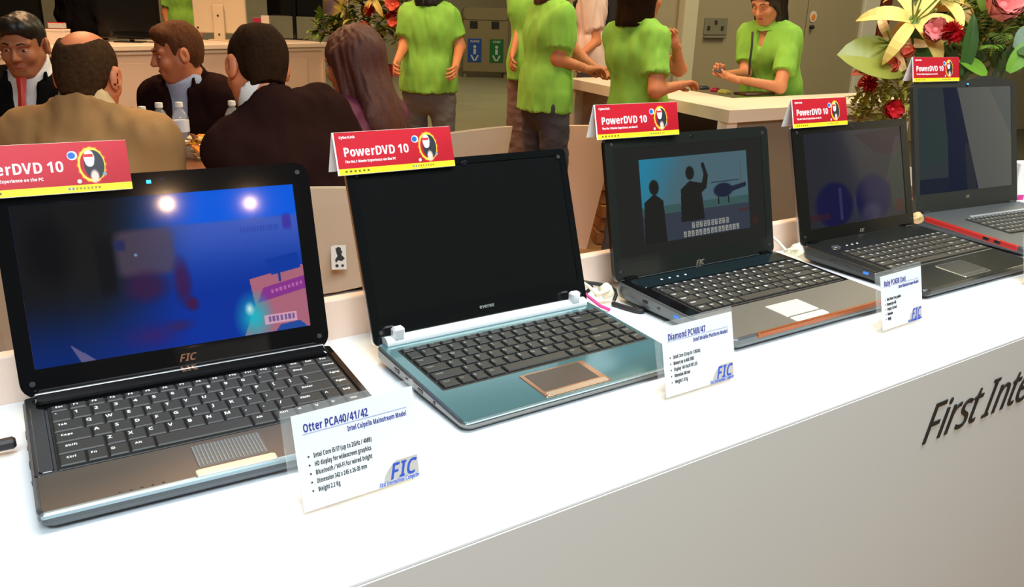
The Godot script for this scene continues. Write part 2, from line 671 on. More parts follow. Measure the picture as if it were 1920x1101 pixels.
func hair_mesh(style: String) -> ArrayMesh:
	if cache.has("hair" + style):
		return cache["hair" + style]
	var p := []
	var cuts := []
	var amp := 0.003
	if style in ["short", "parted", "thin", "bald"]:
		p = [ell(Vector3(0, 0.032, -0.016), Vector3(0.0795, 0.091, 0.0985)), fcap(Vector3(0, -0.02, -0.052), Vector3(0, -0.06, -0.05), 0.056, 0.05, Basis.IDENTITY, 0.85, 0.03)]
		if style == "parted":
			p.append(ell(Vector3(0.012, 0.088, 0.046), Vector3(0.062, 0.034, 0.046)))
			p.append(ell(Vector3(-0.015, 0.1, 0.0), Vector3(0.058, 0.026, 0.07)))
		if style == "short":
			p.append(ell(Vector3(0, 0.075, 0.042), Vector3(0.072, 0.046, 0.05)))
		p.append(ell(Vector3(0, -0.05, 0.1), Vector3(0.1, 0.112, 0.088), 0.008, Basis.IDENTITY, true))
		for s in [-1.0, 1.0]:
			p.append(ell(Vector3(s * 0.09, -0.014, -0.004), Vector3(0.034, 0.04, 0.03), 0.008, Basis.IDENTITY, true))
			p.append(ell(Vector3(s * 0.085, -0.08, 0.01), Vector3(0.05, 0.06, 0.05), 0.01, Basis.IDENTITY, true))
		cuts.append([Vector3(0, -0.066, -0.06), Vector3(0, -1, -0.25), 0.2])
		if style == "bald":
			p.append(ell(Vector3(0, 0.118, -0.03), Vector3(0.046, 0.062, 0.1), 0.02, Basis.IDENTITY, true))
			p.append(ell(Vector3(0, 0.09, 0.07), Vector3(0.07, 0.06, 0.05), 0.02, Basis.IDENTITY, true))
		if style == "thin":
			p.append(ell(Vector3(-0.005, 0.135, -0.03), Vector3(0.034, 0.032, 0.045), 0.02, Basis.IDENTITY, true))
	elif style == "bob":
		p = [ell(Vector3(0, 0.03, -0.016), Vector3(0.088, 0.097, 0.106)), fcap(Vector3(0, 0.0, -0.05), Vector3(0, -0.11, -0.055), 0.088, 0.08, Basis.IDENTITY, 0.62)]
		for s in [-1.0, 1.0]:
			p.append(fcap(Vector3(s * 0.075, 0.03, -0.005), Vector3(s * 0.07, -0.115, 0.0), 0.03, 0.026, Basis.IDENTITY, 1.2))
		p.append(ell(Vector3(0, 0.075, 0.05), Vector3(0.07, 0.04, 0.045)))
		p.append(ell(Vector3(0, -0.06, 0.1), Vector3(0.066, 0.125, 0.085), 0.01, Basis.IDENTITY, true))
		cuts.append([Vector3(0, -0.135, 0), Vector3(0, -1, 0.1), 0.2])
		amp = 0.005
	else:
		p = [ell(Vector3(0, 0.03, -0.016), Vector3(0.088, 0.098, 0.108)), fcap(Vector3(0, 0.02, -0.05), Vector3(0, -0.22, -0.085), 0.09, 0.095, Basis.IDENTITY, 0.6)]
		for s in [-1.0, 1.0]:
			p.append(cap(Vector3(s * 0.078, 0.03, 0.0), Vector3(s * 0.085, -0.2, -0.01), 0.028, 0.02))
		p.append(fcap(Vector3(0.0, -0.2, -0.085), Vector3(0.0, -0.28, -0.095), 0.09, 0.05, Basis.IDENTITY, 0.5))
		p.append(ell(Vector3(0, -0.06, 0.1), Vector3(0.064, 0.125, 0.085), 0.01, Basis.IDENTITY, true))
		amp = 0.006
	var m := rumple(sdf(p, 0.006, cuts), amp, Vector3(32, 4, 32), 5)
	cache["hair" + style] = amesh([m])
	return cache["hair" + style]


func hand_xf(wrist: Vector3, fingers: Vector3, palm: Vector3, left: bool, s := 1.0) -> Transform3D:
	var y := fingers.normalized()
	var z := (palm - y * palm.dot(y)).normalized()
	var x := y.cross(z)
	return Transform3D(Basis(x * (-s if left else s), y * s, z * s), wrist)


func person(label: String, feet: Vector3, turn: float, c: Dictionary, group := "") -> Node3D:
	# local frame: +z is where the person faces, +x their left. c holds the pose and the clothes
	var o := thing("person", label, "person", feet, turn, group)
	var sit: bool = c.get("sit", false)
	var male: bool = c.get("male", false)
	var lean: float = c.get("lean", 0.05)
	var side: float = c.get("side", 0.0)
	var spine := Vector3(sin(side), cos(lean), sin(lean)).normalized()
	var fb := Basis(Vector3(cos(side), -sin(side), 0), spine, Vector3(cos(side), -sin(side), 0).cross(spine).normalized())
	var pel: Vector3 = Vector3(0, c.get("seat", 0.53) if sit else c.get("pelvis", 0.90), 0.0)
	var sw: float = (0.168 if male else 0.132) * c.get("shoulders", 1.0)
	var tl: float = c.get("torso", 0.5 if male else 0.455)
	if c.has("head_at"):
		# set the figure so that its head is where the photograph has it
		var rel: Vector3 = spine * tl + (spine * 0.4 + Vector3.UP * 0.6).normalized() * c.get("neck", 0.13) * c.get("head", 1.0) + Vector3(0, 0, 0.028)
		pel.y = (c.head_at as Vector3).y - rel.y
		var off := Basis(Vector3.UP, turn) * Vector3(rel.x, 0, rel.z)
		o.position = Vector3(c.head_at.x - off.x, 0, c.head_at.z - off.z)
	var to_me := o.transform.affine_inverse()
	for k in ["elbow_l", "elbow_r", "wrist_l", "wrist_r"]:
		if c.has(k + "_w"):
			c[k] = to_me * (c[k + "_w"] as Vector3)
	var chest := pel + spine * tl * 0.62
	var neck := pel + spine * tl
	var hb := Basis.from_euler(Vector3(c.get("nod", 0.1), c.get("look", 0.0), c.get("tilt", 0.0)))
	var hs: float = c.get("head", 1.0)
	var head: Vector3 = neck + (spine * 0.4 + Vector3.UP * 0.6).normalized() * c.get("neck", 0.13) * hs + Vector3(0, 0, 0.028)
	var hx := Transform3D(hb * hs, head)
	var sh := [neck - spine * 0.055 + fb.x * sw, neck - spine * 0.055 - fb.x * sw]
	var el := [c.get("elbow_l", sh[0] + Vector3(0.05, -0.27, -0.02)), c.get("elbow_r", sh[1] + Vector3(-0.05, -0.27, -0.02))]
	var wr := [c.get("wrist_l", el[0] + Vector3(-0.02, -0.22, 0.08)), c.get("wrist_r", el[1] + Vector3(0.02, -0.22, 0.08))]
	var hip := [pel + Vector3(0.09, -0.03, 0), pel + Vector3(-0.09, -0.03, 0)]
	var knee := [Vector3(0.12, pel.y, 0.42), Vector3(-0.12, pel.y, 0.42)] if sit else [Vector3(0.1, 0.47, 0.03), Vector3(-0.1, 0.47, 0.03)]
	var ank := [Vector3(0.12, 0.09, 0.36), Vector3(-0.12, 0.09, 0.36)] if sit else [Vector3(0.1, 0.09, -0.02), Vector3(-0.1, 0.09, -0.02)]
	if c.has("stride"):
		knee[0].z += c.stride; ank[0].z += c.stride * 1.4
		knee[1].z -= c.stride * 0.5; ank[1].z -= c.stride * 1.4
	var wide: float = c.get("wide", 1.0)
	var bulk := func(off: float) -> Array:
		var w := (0.155 if male else 0.135) * wide
		return [fcap(pel + spine * 0.02, pel + spine * tl * 0.35, 0.15 * wide + off, (0.14 if male else 0.115) * wide + off, fb, 0.68, 0.06),
			fcap(pel + spine * tl * 0.35, chest, (0.14 if male else 0.115) * wide + off, w + off, fb, 0.68, 0.06),
			fcap(chest - fb.x * 0.04 + spine * 0.03, chest + fb.x * 0.04 + spine * 0.03, 0.12 * wide + off, 0.12 * wide + off, fb, 0.8, 0.06),
			cap(sh[0] - fb.x * 0.012, neck - spine * 0.008 + fb.x * 0.03, 0.046 + off, 0.05 + off, 0.05), cap(sh[1] + fb.x * 0.012, neck - spine * 0.008 - fb.x * 0.03, 0.046 + off, 0.05 + off, 0.05)]
	# the body, one continuous surface from head to feet
	var skin: Material = c.get("skin", M.skin)
	var p: Array = bulk.call(-0.012)
	p.append(cap(neck - spine * 0.03, head + hb * Vector3(0, -0.1, -0.03) * hs, 0.056 if male else 0.047, 0.052 if male else 0.045, 0.03))
	for k in 2:
		p.append(cap(sh[k], el[k], 0.044, 0.037, 0.03))
		p.append(cap(el[k], wr[k], 0.038 if male else 0.034, 0.026 if male else 0.022, 0.02))
		p.append(cap(hip[k], knee[k], 0.08, 0.052, 0.04))
		p.append(cap(knee[k], ank[k], 0.05, 0.034, 0.02))
		p.append(cap(ank[k] + Vector3(0, -0.045, -0.02), ank[k] + Vector3(0, -0.06, 0.12), 0.034, 0.028, 0.02))
	var parts := [sdf(p, 0.015), moved(head_mesh(), hx)]
	for k in 2:
		var name_ := "hand_l" if k == 0 else "hand_r"
		var dir: Array = c.get(name_, [(wr[k] - el[k]).normalized(), Vector3(-0.6 if k == 0 else 0.6, 0, 0.2), 0.6])
		if c.has(name_):
			dir = [to_me.basis * (dir[0] as Vector3), to_me.basis * (dir[1] as Vector3), dir[2]]
		parts.append(moved(hand_mesh(dir[2]), hand_xf(wr[k], dir[0], dir[1], k == 0, 1.0 if male else 0.9)))
	obj("body", amesh(parts), skin, o)
	# face
	for s in [-1.0, 1.0]:
		var e := MB.new()
		e.ball(Vector3(s * 0.031, 0.001, 0.0785), Vector3(0.0125, 0.0058, 0.0095), 12, 6)
		obj("eye", e.mesh(), M.eye_white, o, hx)
		var ir := MB.new()
		ir.ball(Vector3(s * 0.031 + c.get("gaze", 0.0), 0.001, 0.0850), Vector3(0.0058, 0.0054, 0.0042), 10, 6)
		obj("iris", ir.mesh(), M.iris, o, hx)
		var ld := MB.new()
		ld.ball(Vector3(s * 0.031, 0.0048 - 0.0035 * c.get("lid", 0.0), 0.0784), Vector3(0.0136, 0.0056 + 0.003 * c.get("lid", 0.0), 0.0102 + 0.0016 * c.get("lid", 0.0)), 12, 6)
		obj("eyelid", ld.mesh(), skin, o, hx)
		var br := MB.new()
		br.tube([Vector3(s * 0.014, 0.023, 0.097), Vector3(s * 0.03, 0.028, 0.092), Vector3(s * 0.047, 0.022, 0.0805)], 0.0032, 0.0022, 6)
		obj("eyebrow", br.mesh(), c.get("brow", M.hair_black), o, hx)
	var lp := MB.new()
	lp.tube([Vector3(-0.024, -0.064, 0.082), Vector3(-0.01, -0.0625, 0.0905), Vector3(0.01, -0.0625, 0.0905), Vector3(0.024, -0.064, 0.082)], 0.0058, 0.0058, 6)
	obj("mouth", lp.mesh(), c.get("lips", M.lips), o, hx)
	if c.get("hair", "") != "":
		obj("hair", hair_mesh(c.hair), c.get("hair_mat", M.hair_black), o, hx)
	# trousers and shoes
	var q := [fcap(pel + spine * 0.05, pel - Vector3(0, 0.05, 0), 0.14 * wide, 0.145 * wide, fb if not sit else Basis.IDENTITY, 0.72, 0.05)]
	for k in 2:
		q.append(cap(hip[k], knee[k], 0.086, 0.066, 0.03))
		q.append(cap(knee[k], ank[k] + Vector3(0, -0.02, 0), 0.067, 0.056, 0.02))
	var wa := pel + spine * 0.1
	obj("trousers", amesh([rumple(sdf(q, 0.016, [[wa, spine, 0.4], [Vector3(0, 0.05, 0), Vector3.DOWN, 0.6]]), 0.008, Vector3(9, 14, 9), 3)]), c.get("trousers", M.jeans), o)
	for k in 2:
		var sm := MB.new()
		var f: Vector3 = ank[k]
		var rows := []
		for i in 7:
			var t := i / 6.0
			var w := 0.036 + 0.014 * sin(PI * minf(t * 1.1, 1.0)) - 0.018 * maxf(0.0, t - 0.8) * 5.0
			var h := lerpf(0.085, 0.03, clampf(t * 1.25, 0.0, 1.0))
			var row := PackedVector3Array()
			for a in 10:
				var an := TAU * a / 10.0
				row.append(Vector3(f.x + cos(an) * w, maxf(0.002, 0.5 * h + sin(an) * h * 0.5), f.z - 0.07 + t * 0.25))
			rows.append(row)
		sm.loft(rows, true, true, true)
		obj("shoe", sm.mesh(), M.shoe, o)
	# upper clothes
	var top: String = c.get("top", "polo")
	if top == "polo":
		var hem: float = c.get("hem", 0.1)
		var t: Array = bulk.call(0.012)
		t.append(fcap(pel + spine * 0.05, pel - spine * (hem + 0.12), 0.166 * wide, 0.186 * wide, fb, 0.78, 0.05))
		var cuts := [[pel - spine * hem, -spine, 0.6], [neck + spine * 0.042, (spine + fb.z * 0.3).normalized(), 0.11]]
		t.append({"neg": true, "inv": Transform3D(fb * Basis.from_scale(Vector3(0.5, 1, 1.6)), neck + fb.z * 0.085 + spine * 0.05).affine_inverse(), "b": Vector3(0, -0.15, 0.02), "ra": 0.085, "rb": 0.008, "s": 0.8, "k": 0.006, "box": AABB(neck + fb.z * 0.1, Vector3.ZERO).grow(0.22)})
		for k in 2:
			var end: Vector3 = sh[k].lerp(el[k], c.get("sleeve", 0.72))
			t.append(cap(sh[k], end, 0.057, 0.062, 0.035, true))
		obj("polo_shirt", amesh([rumple(sdf(t, 0.0125, cuts), 0.011, Vector3(13, 4, 13), 7 + int(o.position.x * 10))]), c.get("shirt", M.polo), o)
		var co := MB.new()
		for k in 2:
			var s := 1.0 if k == 0 else -1.0
			var rows := []
			for i in 7:
				var a := PI * i / 6.0
				var rr := 0.06
				var d := fb.x * (s * sin(a) * rr) - fb.z * (cos(a) * rr * 0.95)
				var fall := spine * (-0.02 - 0.03 * (i / 6.0))
				rows.append(PackedVector3Array([neck + d * 0.95 + spine * (0.055 - 0.02 * i / 6.0), neck + d * 1.02 + spine * (0.055 - 0.02 * i / 6.0), neck + d * 1.5 + fall + spine * 0.045, neck + d * 1.42 + fall + spine * 0.042]))
			co.loft(rows)
		obj("collar", co.mesh(), c.get("shirt", M.polo), o)
	elif top == "blouse":
		var t: Array = bulk.call(0.012)
		for k in 2:
			t.append(cap(sh[k], el[k], 0.062, 0.052, 0.04))
			t.append(cap(el[k], el[k].lerp(wr[k], 0.9), 0.052, 0.038, 0.02))
		obj("blouse", amesh([rumple(sdf(t, 0.013, [[neck + spine * 0.05, (spine + fb.z * 0.4).normalized(), 0.12]]), 0.016, Vector3(10, 7, 10), 11)]), c.get("shirt", M.purple), o)
	else:
		var t: Array = bulk.call(0.026)
		t.append(fcap(pel + spine * 0.05, pel - spine * 0.08, 0.19 * wide, 0.2 * wide, fb, 0.74, 0.05))
		t.append(cap(neck - spine * 0.02, neck + spine * 0.05 - fb.z * 0.008, 0.084, 0.08, 0.03))
		var cuts := [[neck + spine * 0.034, (spine + fb.z * 0.55).normalized(), 0.115], [pel - spine * 0.1, -spine, 0.5]]
		for k in 2:
			t.append(cap(sh[k], el[k], 0.072, 0.062, 0.05))
			var cuff: Vector3 = el[k].lerp(wr[k], 0.92)
			t.append(cap(el[k], cuff, 0.062, 0.046, 0.03, true))
		var front := chest + fb.z * 0.13
		if c.get("open", true):
			t.append({"neg": true, "inv": Transform3D(fb * Basis.from_scale(Vector3(0.55, 1, 1.6)), neck + fb.z * 0.09 + spine * 0.06).affine_inverse(), "b": Vector3(0, -0.42, 0.03), "ra": 0.105, "rb": 0.012, "s": 0.8, "k": 0.008, "box": AABB(front, Vector3.ZERO).grow(0.36)})
		obj("jacket", amesh([rumple(sdf(t, 0.0135, cuts), 0.012, Vector3(9, 5, 9), 21 + int(o.position.x * 10))]), c.get("jacket", M.suit), o)
		var st: Array = bulk.call(0.006)
		st.append(cap(neck - spine * 0.02, neck + spine * 0.12 + fb.z * 0.008, 0.075, 0.071, 0.02))
		obj("shirt", amesh([sdf(st, 0.011, [[neck + spine * 0.084 - fb.z * 0.02, (spine + fb.z * 0.7).normalized(), 0.14]])]), c.get("shirt", M.white_cloth), o)
		if c.get("lapels", true):
			for s in [-1.0, 1.0]:
				var lb := MB.new()
				var rows := []
				for i in 8:
					var tt := i / 7.0
					var base: Vector3 = neck + spine * lerpf(0.035, -0.3, tt) + fb.x * s * lerpf(0.07, 0.018, tt) + fb.z * lerpf(0.05, 0.142, sin(tt * PI * 0.5))
					var w := 0.046 * pow(sin(PI * clampf(0.02 + tt * 0.96, 0, 1)), 0.8) * (1.0 - 0.35 * tt) + 0.002
					rows.append(PackedVector3Array([base, base + fb.x * s * w - fb.z * w * 0.12 + fb.z * 0.004, base + fb.x * s * w - fb.z * (w * 0.12 + 0.008), base - fb.z * 0.012]))
				lb.loft(rows)
				obj("lapel", lb.mesh(), c.get("jacket", M.suit), o)
		if c.has("tie"):
			var tb := MB.new()
			var rows := []
			for i in 7:
				var tt := i / 6.0
				var base: Vector3 = neck + spine * lerpf(0.02, -0.34, tt) + fb.z * lerpf(0.085, 0.15, sin(minf(tt * 1.3, 1.0) * PI * 0.5))
				var w := [0.02, 0.013, 0.017, 0.022, 0.027, 0.032, 0.034][i] as float
				rows.append(PackedVector3Array([base - fb.x * w, base + fb.z * 0.006, base + fb.x * w, base - fb.z * 0.006]))
			tb.loft(rows)
			obj("tie", tb.mesh(), c.tie, o)
	o.set_meta("label", label)
	return o


# ---------------------------------------------------------------- the notebook computers
func plate(u0: float, v0: float, u1: float, v1: float, h0: float, h1: float, r: float, bev := 0.0006, seg := 3) -> ArrayMesh:
	return slab(rrect(u0, v0, u1, v1, r, seg), h0, h1, bev, func(u, t, w): return Vector3(u, w, -t)).mesh()


func key_mesh(w: float, d: float, h: float) -> ArrayMesh:
	var key := "key%.4f|%.4f|%.4f" % [w, d, h]
	if not cache.has(key):
		var b := MB.new()
		var lo := PackedVector3Array([Vector3(-w / 2, 0, d / 2), Vector3(w / 2, 0, d / 2), Vector3(w / 2, 0, -d / 2), Vector3(-w / 2, 0, -d / 2)])
		var x := w / 2 - 0.0016
		var z := d / 2 - 0.0014
		var hi := PackedVector3Array([Vector3(-x, h, z), Vector3(x, h, z), Vector3(x, h, -z), Vector3(-x, h, -z)])
		var mid := PackedVector3Array([Vector3(-w / 2 + 0.0003, h * 0.6, d / 2 - 0.0003), Vector3(w / 2 - 0.0003, h * 0.6, d / 2 - 0.0003), Vector3(w / 2 - 0.0003, h * 0.6, -d / 2 + 0.0003), Vector3(-w / 2 + 0.0003, h * 0.6, -d / 2 + 0.0003)])
		b.loft([lo, mid, hi], false, true)
		cache[key] = b.mesh()
	return cache[key]


func keyboard(parent: Node, dx: Transform3D, u0: float, v0: float, u1: float, v1: float, mats: Dictionary, legend := true, pad := false) -> void:
	var kb := obj("keyboard", plate(u0 - 0.002, v0 - 0.002, u1 + 0.002, v1 + 0.002, -0.0005, 0.0012, 0.002), mats.tray, parent, dx)
	var rows := [["`", "1", "2", "3", "4", "5", "6", "7", "8", "9", "0", "-", "=", "Bksp"], ["Tab", "Q", "W", "E", "R", "T", "Y", "U", "I", "O", "P", "[", "]", "\\"], ["Caps", "A", "S", "D", "F", "G", "H", "J", "K", "L", ";", "'", "Enter"],
		["Shift", "Z", "X", "C", "V", "B", "N", "M", ",", ".", "/", "Shift", "^"], ["Ctrl", "Fn", "o", "Alt", "", "Alt", "Ctrl", "<", "v", ">"]]
	var wid := [[1, 1, 1, 1, 1, 1, 1, 1, 1, 1, 1, 1, 1, 2], [1.5, 1, 1, 1, 1, 1, 1, 1, 1, 1, 1, 1, 1, 1.5], [1.75, 1, 1, 1, 1, 1, 1, 1, 1, 1, 1, 1, 2.25], [2.25, 1, 1, 1, 1, 1, 1, 1, 1, 1, 1, 1.75, 1], [1.25, 1, 1, 1.25, 5, 1.25, 1.25, 1, 1, 1]]
	var fn := ["Esc", "F1", "F2", "F3", "F4", "F5", "F6", "F7", "F8", "F9", "F10", "F11", "F12", "Prt", "Ins", "Del"]
	var extra: float = 4.4 if pad else 1.0
	var un := (u1 - u0) / (15.0 + extra)
	var kd := (v1 - v0) / 5.62
	var gap: float = mats.get("gap", 0.0014)
	var legends := []
	var put := func(cu: float, cv: float, w: float, d: float, s: String) -> void:
		obj("key", key_mesh(w - gap, d - gap, 0.0028), mats.key, kb, Transform3D(Basis.IDENTITY, Vector3(cu, 0.0011, -cv)))
		if legend and s != "":
			var hgt := 0.0074 if s.length() == 1 else 0.0048
			hgt = minf(hgt, d * 0.45)
			var tm := text_mesh(s, hgt, 0.0002, true)
			var ww := minf(w - 0.004, 0.0042 * s.length())
			legends.append([tm, Transform3D(Basis(Vector3.RIGHT, Vector3(0, 0, -1), Vector3.UP), Vector3(cu - w * 0.5 + 0.0028 + ww * 0.5, 0.00405, -(cv + d * 0.12)))])
	for k in 16:
		var w := un * (15.0 / 16.0)
		put.call(u0 + w * (k + 0.5), v1 - kd * 0.31, w, kd * 0.62, fn[k])
	for r in 5:
		var u := u0
		for k in rows[r].size():
			var w: float = un * wid[r][k]
			put.call(u + w * 0.5, v1 - kd * (0.62 + r + 0.5), w, kd, rows[r][k])
			u += w
	if not pad:
		var col := ["Home", "PgUp", "PgDn", "End", "Ins", ""]
		put.call(u1 - un * 0.5, v1 - kd * 0.31, un, kd * 0.62, "Pse")
		for r in 5:
			put.call(u1 - un * 0.5, v1 - kd * (0.62 + r + 0.5), un, kd, col[r])
	else:
		var num := ["Num", "/", "*", "-", "7", "8", "9", "+", "4", "5", "6", "", "1", "2", "3", "Ent", "0", "", ".", ""]
		for r in 5:
			for k in 4:
				put.call(u1 - un * (3.5 - k), v1 - kd * (0.62 + r + 0.5), un, kd, num[r * 4 + k])
		for k in 4:
			put.call(u1 - un * (3.5 - k), v1 - kd * 0.31, un, kd * 0.62, "")
	if legends.size():
		obj("key_legends", joined(legends), mats.legend, kb)


func laptop(label: String, q: Dictionary) -> Node3D:
	var o := thing("laptop", label, "laptop", V(q.x, TOP, q.d), -q.yaw, "notebook computers along the counter")
	var W: float = q.w
	var D: float = q.dep
	var tb: float = q.tb
	var tf: float = q.tf
	var L: float = q.lid
	var yt := func(t: float) -> float: return tf + (tb - tf) * t / D
	var loops := []
	for k in [[0.012, 0.0, 0.004], [0.003, 0.3, 0.0], [0.0, 0.55, 0.0], [0.0, 1.0, -0.0025], [0.0022, 1.0, 0.0]]:
		var ins: float = k[0]
		var l := PackedVector3Array()
		for p in rrect(ins, ins, W - ins, D - ins * 0.3, 0.012 - ins * 0.3, 4):
			l.append(Vector3(p.x, yt.call(p.y) * k[1] + k[2], -p.y))
		loops.append(l)
	var b := MB.new()
	b.loft(loops)
	var base := obj("base", b.mesh(), q.base, o)
	for k in [[0.03, 0.03], [W - 0.03, 0.03], [0.03, D - 0.03], [W - 0.03, D - 0.03]]:
		var ft := MB.new()
		ft.lathe([Vector2(0.006, 0), Vector2(0.008, 0.005)], 10, Transform3D(Basis.IDENTITY, Vector3(k[0], 0, -k[1])))
		obj("foot", ft.mesh(), M.rubber, base)
	var vd := Vector3(0, tb - tf, -D).normalized()
	var dx := Transform3D(Basis(Vector3.RIGHT, Vector3.RIGHT.cross(vd), -vd), Vector3(0, tf, 0))
	var ca: float = cos(q.ang)
	var sa: float = sin(q.ang)
	var lx := Transform3D(Basis(Vector3.RIGHT, Vector3(0, ca, -sa), Vector3(0, sa, ca)), Vector3(0, tb * 0.9, -D))
	# lid
	var r: float = q.get("round", 0.012)
	var outline := rrect(0, 0, W, L, r, 5)
	if q.has("arch"):
		var o2 := PackedVector2Array()
		for p in outline:
			o2.append(p)
			if p.y > L - 0.0001 and p.x > W * 0.5 and o2.size() == 6:
				for k in 9:
					var t := (k + 1) / 10.0
					o2.append(Vector2(lerpf(W - r, W * 0.45, t), L + q.arch * sin(PI * clampf(t * 1.0, 0, 1))))
		outline = o2
	obj("lid", slab(outline, -0.003, -0.0105, 0.0025, func(u, t, w): return lx * Vector3(u, t, w)).mesh(), q.shell, o)
	var s: Array = q.scr
	var inner := PackedVector2Array()
	for p in outline:
		# the screen opening, walked point by point with the outline
		var c := Vector2((s[0] + s[2]) * 0.5, (s[1] + s[3]) * 0.5)
		var dir := Vector2((p.x - W * 0.5) / (W * 0.5), (p.y - L * 0.5) / (L * 0.5))
		var m := maxf(absf(dir.x), absf(dir.y))
		dir /= maxf(m, 0.001)
		if absf(dir.x) > 0.9 and absf(dir.y) > 0.9:
			dir = Vector2(signf(dir.x), signf(dir.y))
		inner.append(c + Vector2(dir.x * (s[2] - s[0]) * 0.5, dir.y * (s[3] - s[1]) * 0.5))
	var bez := obj("bezel", ring(outline, inner, -0.003, 0.0), q.bezel, o, lx)
	var sc := MB.new()
	sc.face(Vector3(s[0], s[1], -0.0012), Vector3(s[2], s[1], -0.0012), Vector3(s[2], s[3], -0.0012), Vector3(s[0], s[3], -0.0012))
	obj("screen", sc.mesh(), q.screen, o, lx)
	obj("webcam", slab(rrect(W * 0.5 - 0.004, L - 0.012, W * 0.5 + 0.004, L - 0.006, 0.0028), 0.0, 0.0005, 0.0002, func(u, t, w): return Vector3(u, t, w)).mesh(), M.lens, bez, lx if false else Transform3D.IDENTITY)
	for k in [[0.012, 0.016], [W - 0.012, 0.016], [0.014, L - 0.012], [W - 0.014, L - 0.012]]:
		obj("rubber_bumper", slab(rrect(k[0] - 0.003, k[1] - 0.003, k[0] + 0.003, k[1] + 0.003, 0.0028), 0.0, 0.0008, 0.0003, func(u, t, w): return Vector3(u, t, w)).mesh(), M.rubber, bez)
	if q.has("logo"):
		var sl := Basis(Vector3(1, 0, 0), Vector3(0.3 if q.logo == "FIC" else 0.0, 1, 0), Vector3(0, 0, 1))
		obj("bezel_emblem", text_mesh(q.logo, q.get("logo_size", 0.012), 0.0006, true), q.logo_mat, bez, Transform3D(sl, Vector3(q.logo_at[0], q.logo_at[1] - q.get("logo_size", 0.012) * 0.1, 0.0002)))
	# ports on the left side
	if q.get("ports", true):
		for k in [[0.6, 0.006, 0.003, M.black_gloss], [0.45, 0.011, 0.0045, q.get("port", M.black_gloss)], [0.72, 0.012, 0.005, M.black_gloss], [0.3, 0.004, 0.004, M.black_gloss]]:
			var v: float = D * k[0]
			obj("port", boxm(Vector3(0.0016, k[2], k[1]), 0.0004, Vector3(0.0, yt.call(v) * 0.68, -v)), k[3], base)
	o.set_meta("deck", dx)
	return o


func hinge_pair(o: Node, W: float, tb: float, D: float, mat: Material, r := 0.007) -> void:
	for u in [0.03, W - 0.03]:
		var b := MB.new()
		b.tube([Vector3(u - 0.012, tb * 0.92, -D + 0.001), Vector3(u + 0.012, tb * 0.92, -D + 0.001)], r, r, 10)
		obj("hinge", b.mesh(), mat, o)


func screen_mat(key: String, im: Image, energy: float, rough := 0.06) -> StandardMaterial3D:
	var t := ImageTexture.create_from_image(im)
	return mt(key, c8(8, 8, 9), rough, 0.0, {"emission_enabled": true, "emission_texture": t, "emission_energy_multiplier": energy, "emission_operator": BaseMaterial3D.EMISSION_OP_MULTIPLY, "emission": Color.WHITE})


func blob(im: Image, cx: float, cy: float, rx: float, ry: float, col: Color, soft := 0.25, power := 2.0) -> void:
	var w := im.get_width()
	var h := im.get_height()
	for y in range(maxi(0, int((cy - ry) * h)), mini(h, int((cy + ry) * h) + 1)):
		for x in range(maxi(0, int((cx - rx) * w)), mini(w, int((cx + rx) * w) + 1)):
			var d := pow(pow(absf((float(x) / w - cx) / rx), power) + pow(absf((float(y) / h - cy) / ry), power), 1.0 / power)
			var a := clampf((1.0 - d) / maxf(soft, 0.001), 0.0, 1.0) * col.a
			if a > 0.0:
				im.set_pixel(x, y, im.get_pixel(x, y).lerp(Color(col.r, col.g, col.b), a))


func poly(im: Image, pts: Array, col: Color) -> void:
	var pg := PackedVector2Array()
	for p in pts:
		pg.append(Vector2(p[0] * im.get_width(), p[1] * im.get_height()))
	var lo := pg[0]
	var hi := pg[0]
	for p in pg:
		lo = lo.min(p)
		hi = hi.max(p)
	for y in range(maxi(0, int(lo.y)), mini(im.get_height(), int(hi.y) + 1)):
		for x in range(maxi(0, int(lo.x)), mini(im.get_width(), int(hi.x) + 1)):
			if Geometry2D.is_point_in_polygon(Vector2(x + 0.5, y + 0.5), pg):
				im.set_pixel(x, y, im.get_pixel(x, y).lerp(Color(col.r, col.g, col.b), col.a))


func rect(im: Image, x0: float, y0: float, x1: float, y1: float, col: Color) -> void:
	poly(im, [[x0, y0], [x1, y0], [x1, y1], [x0, y1]], col)


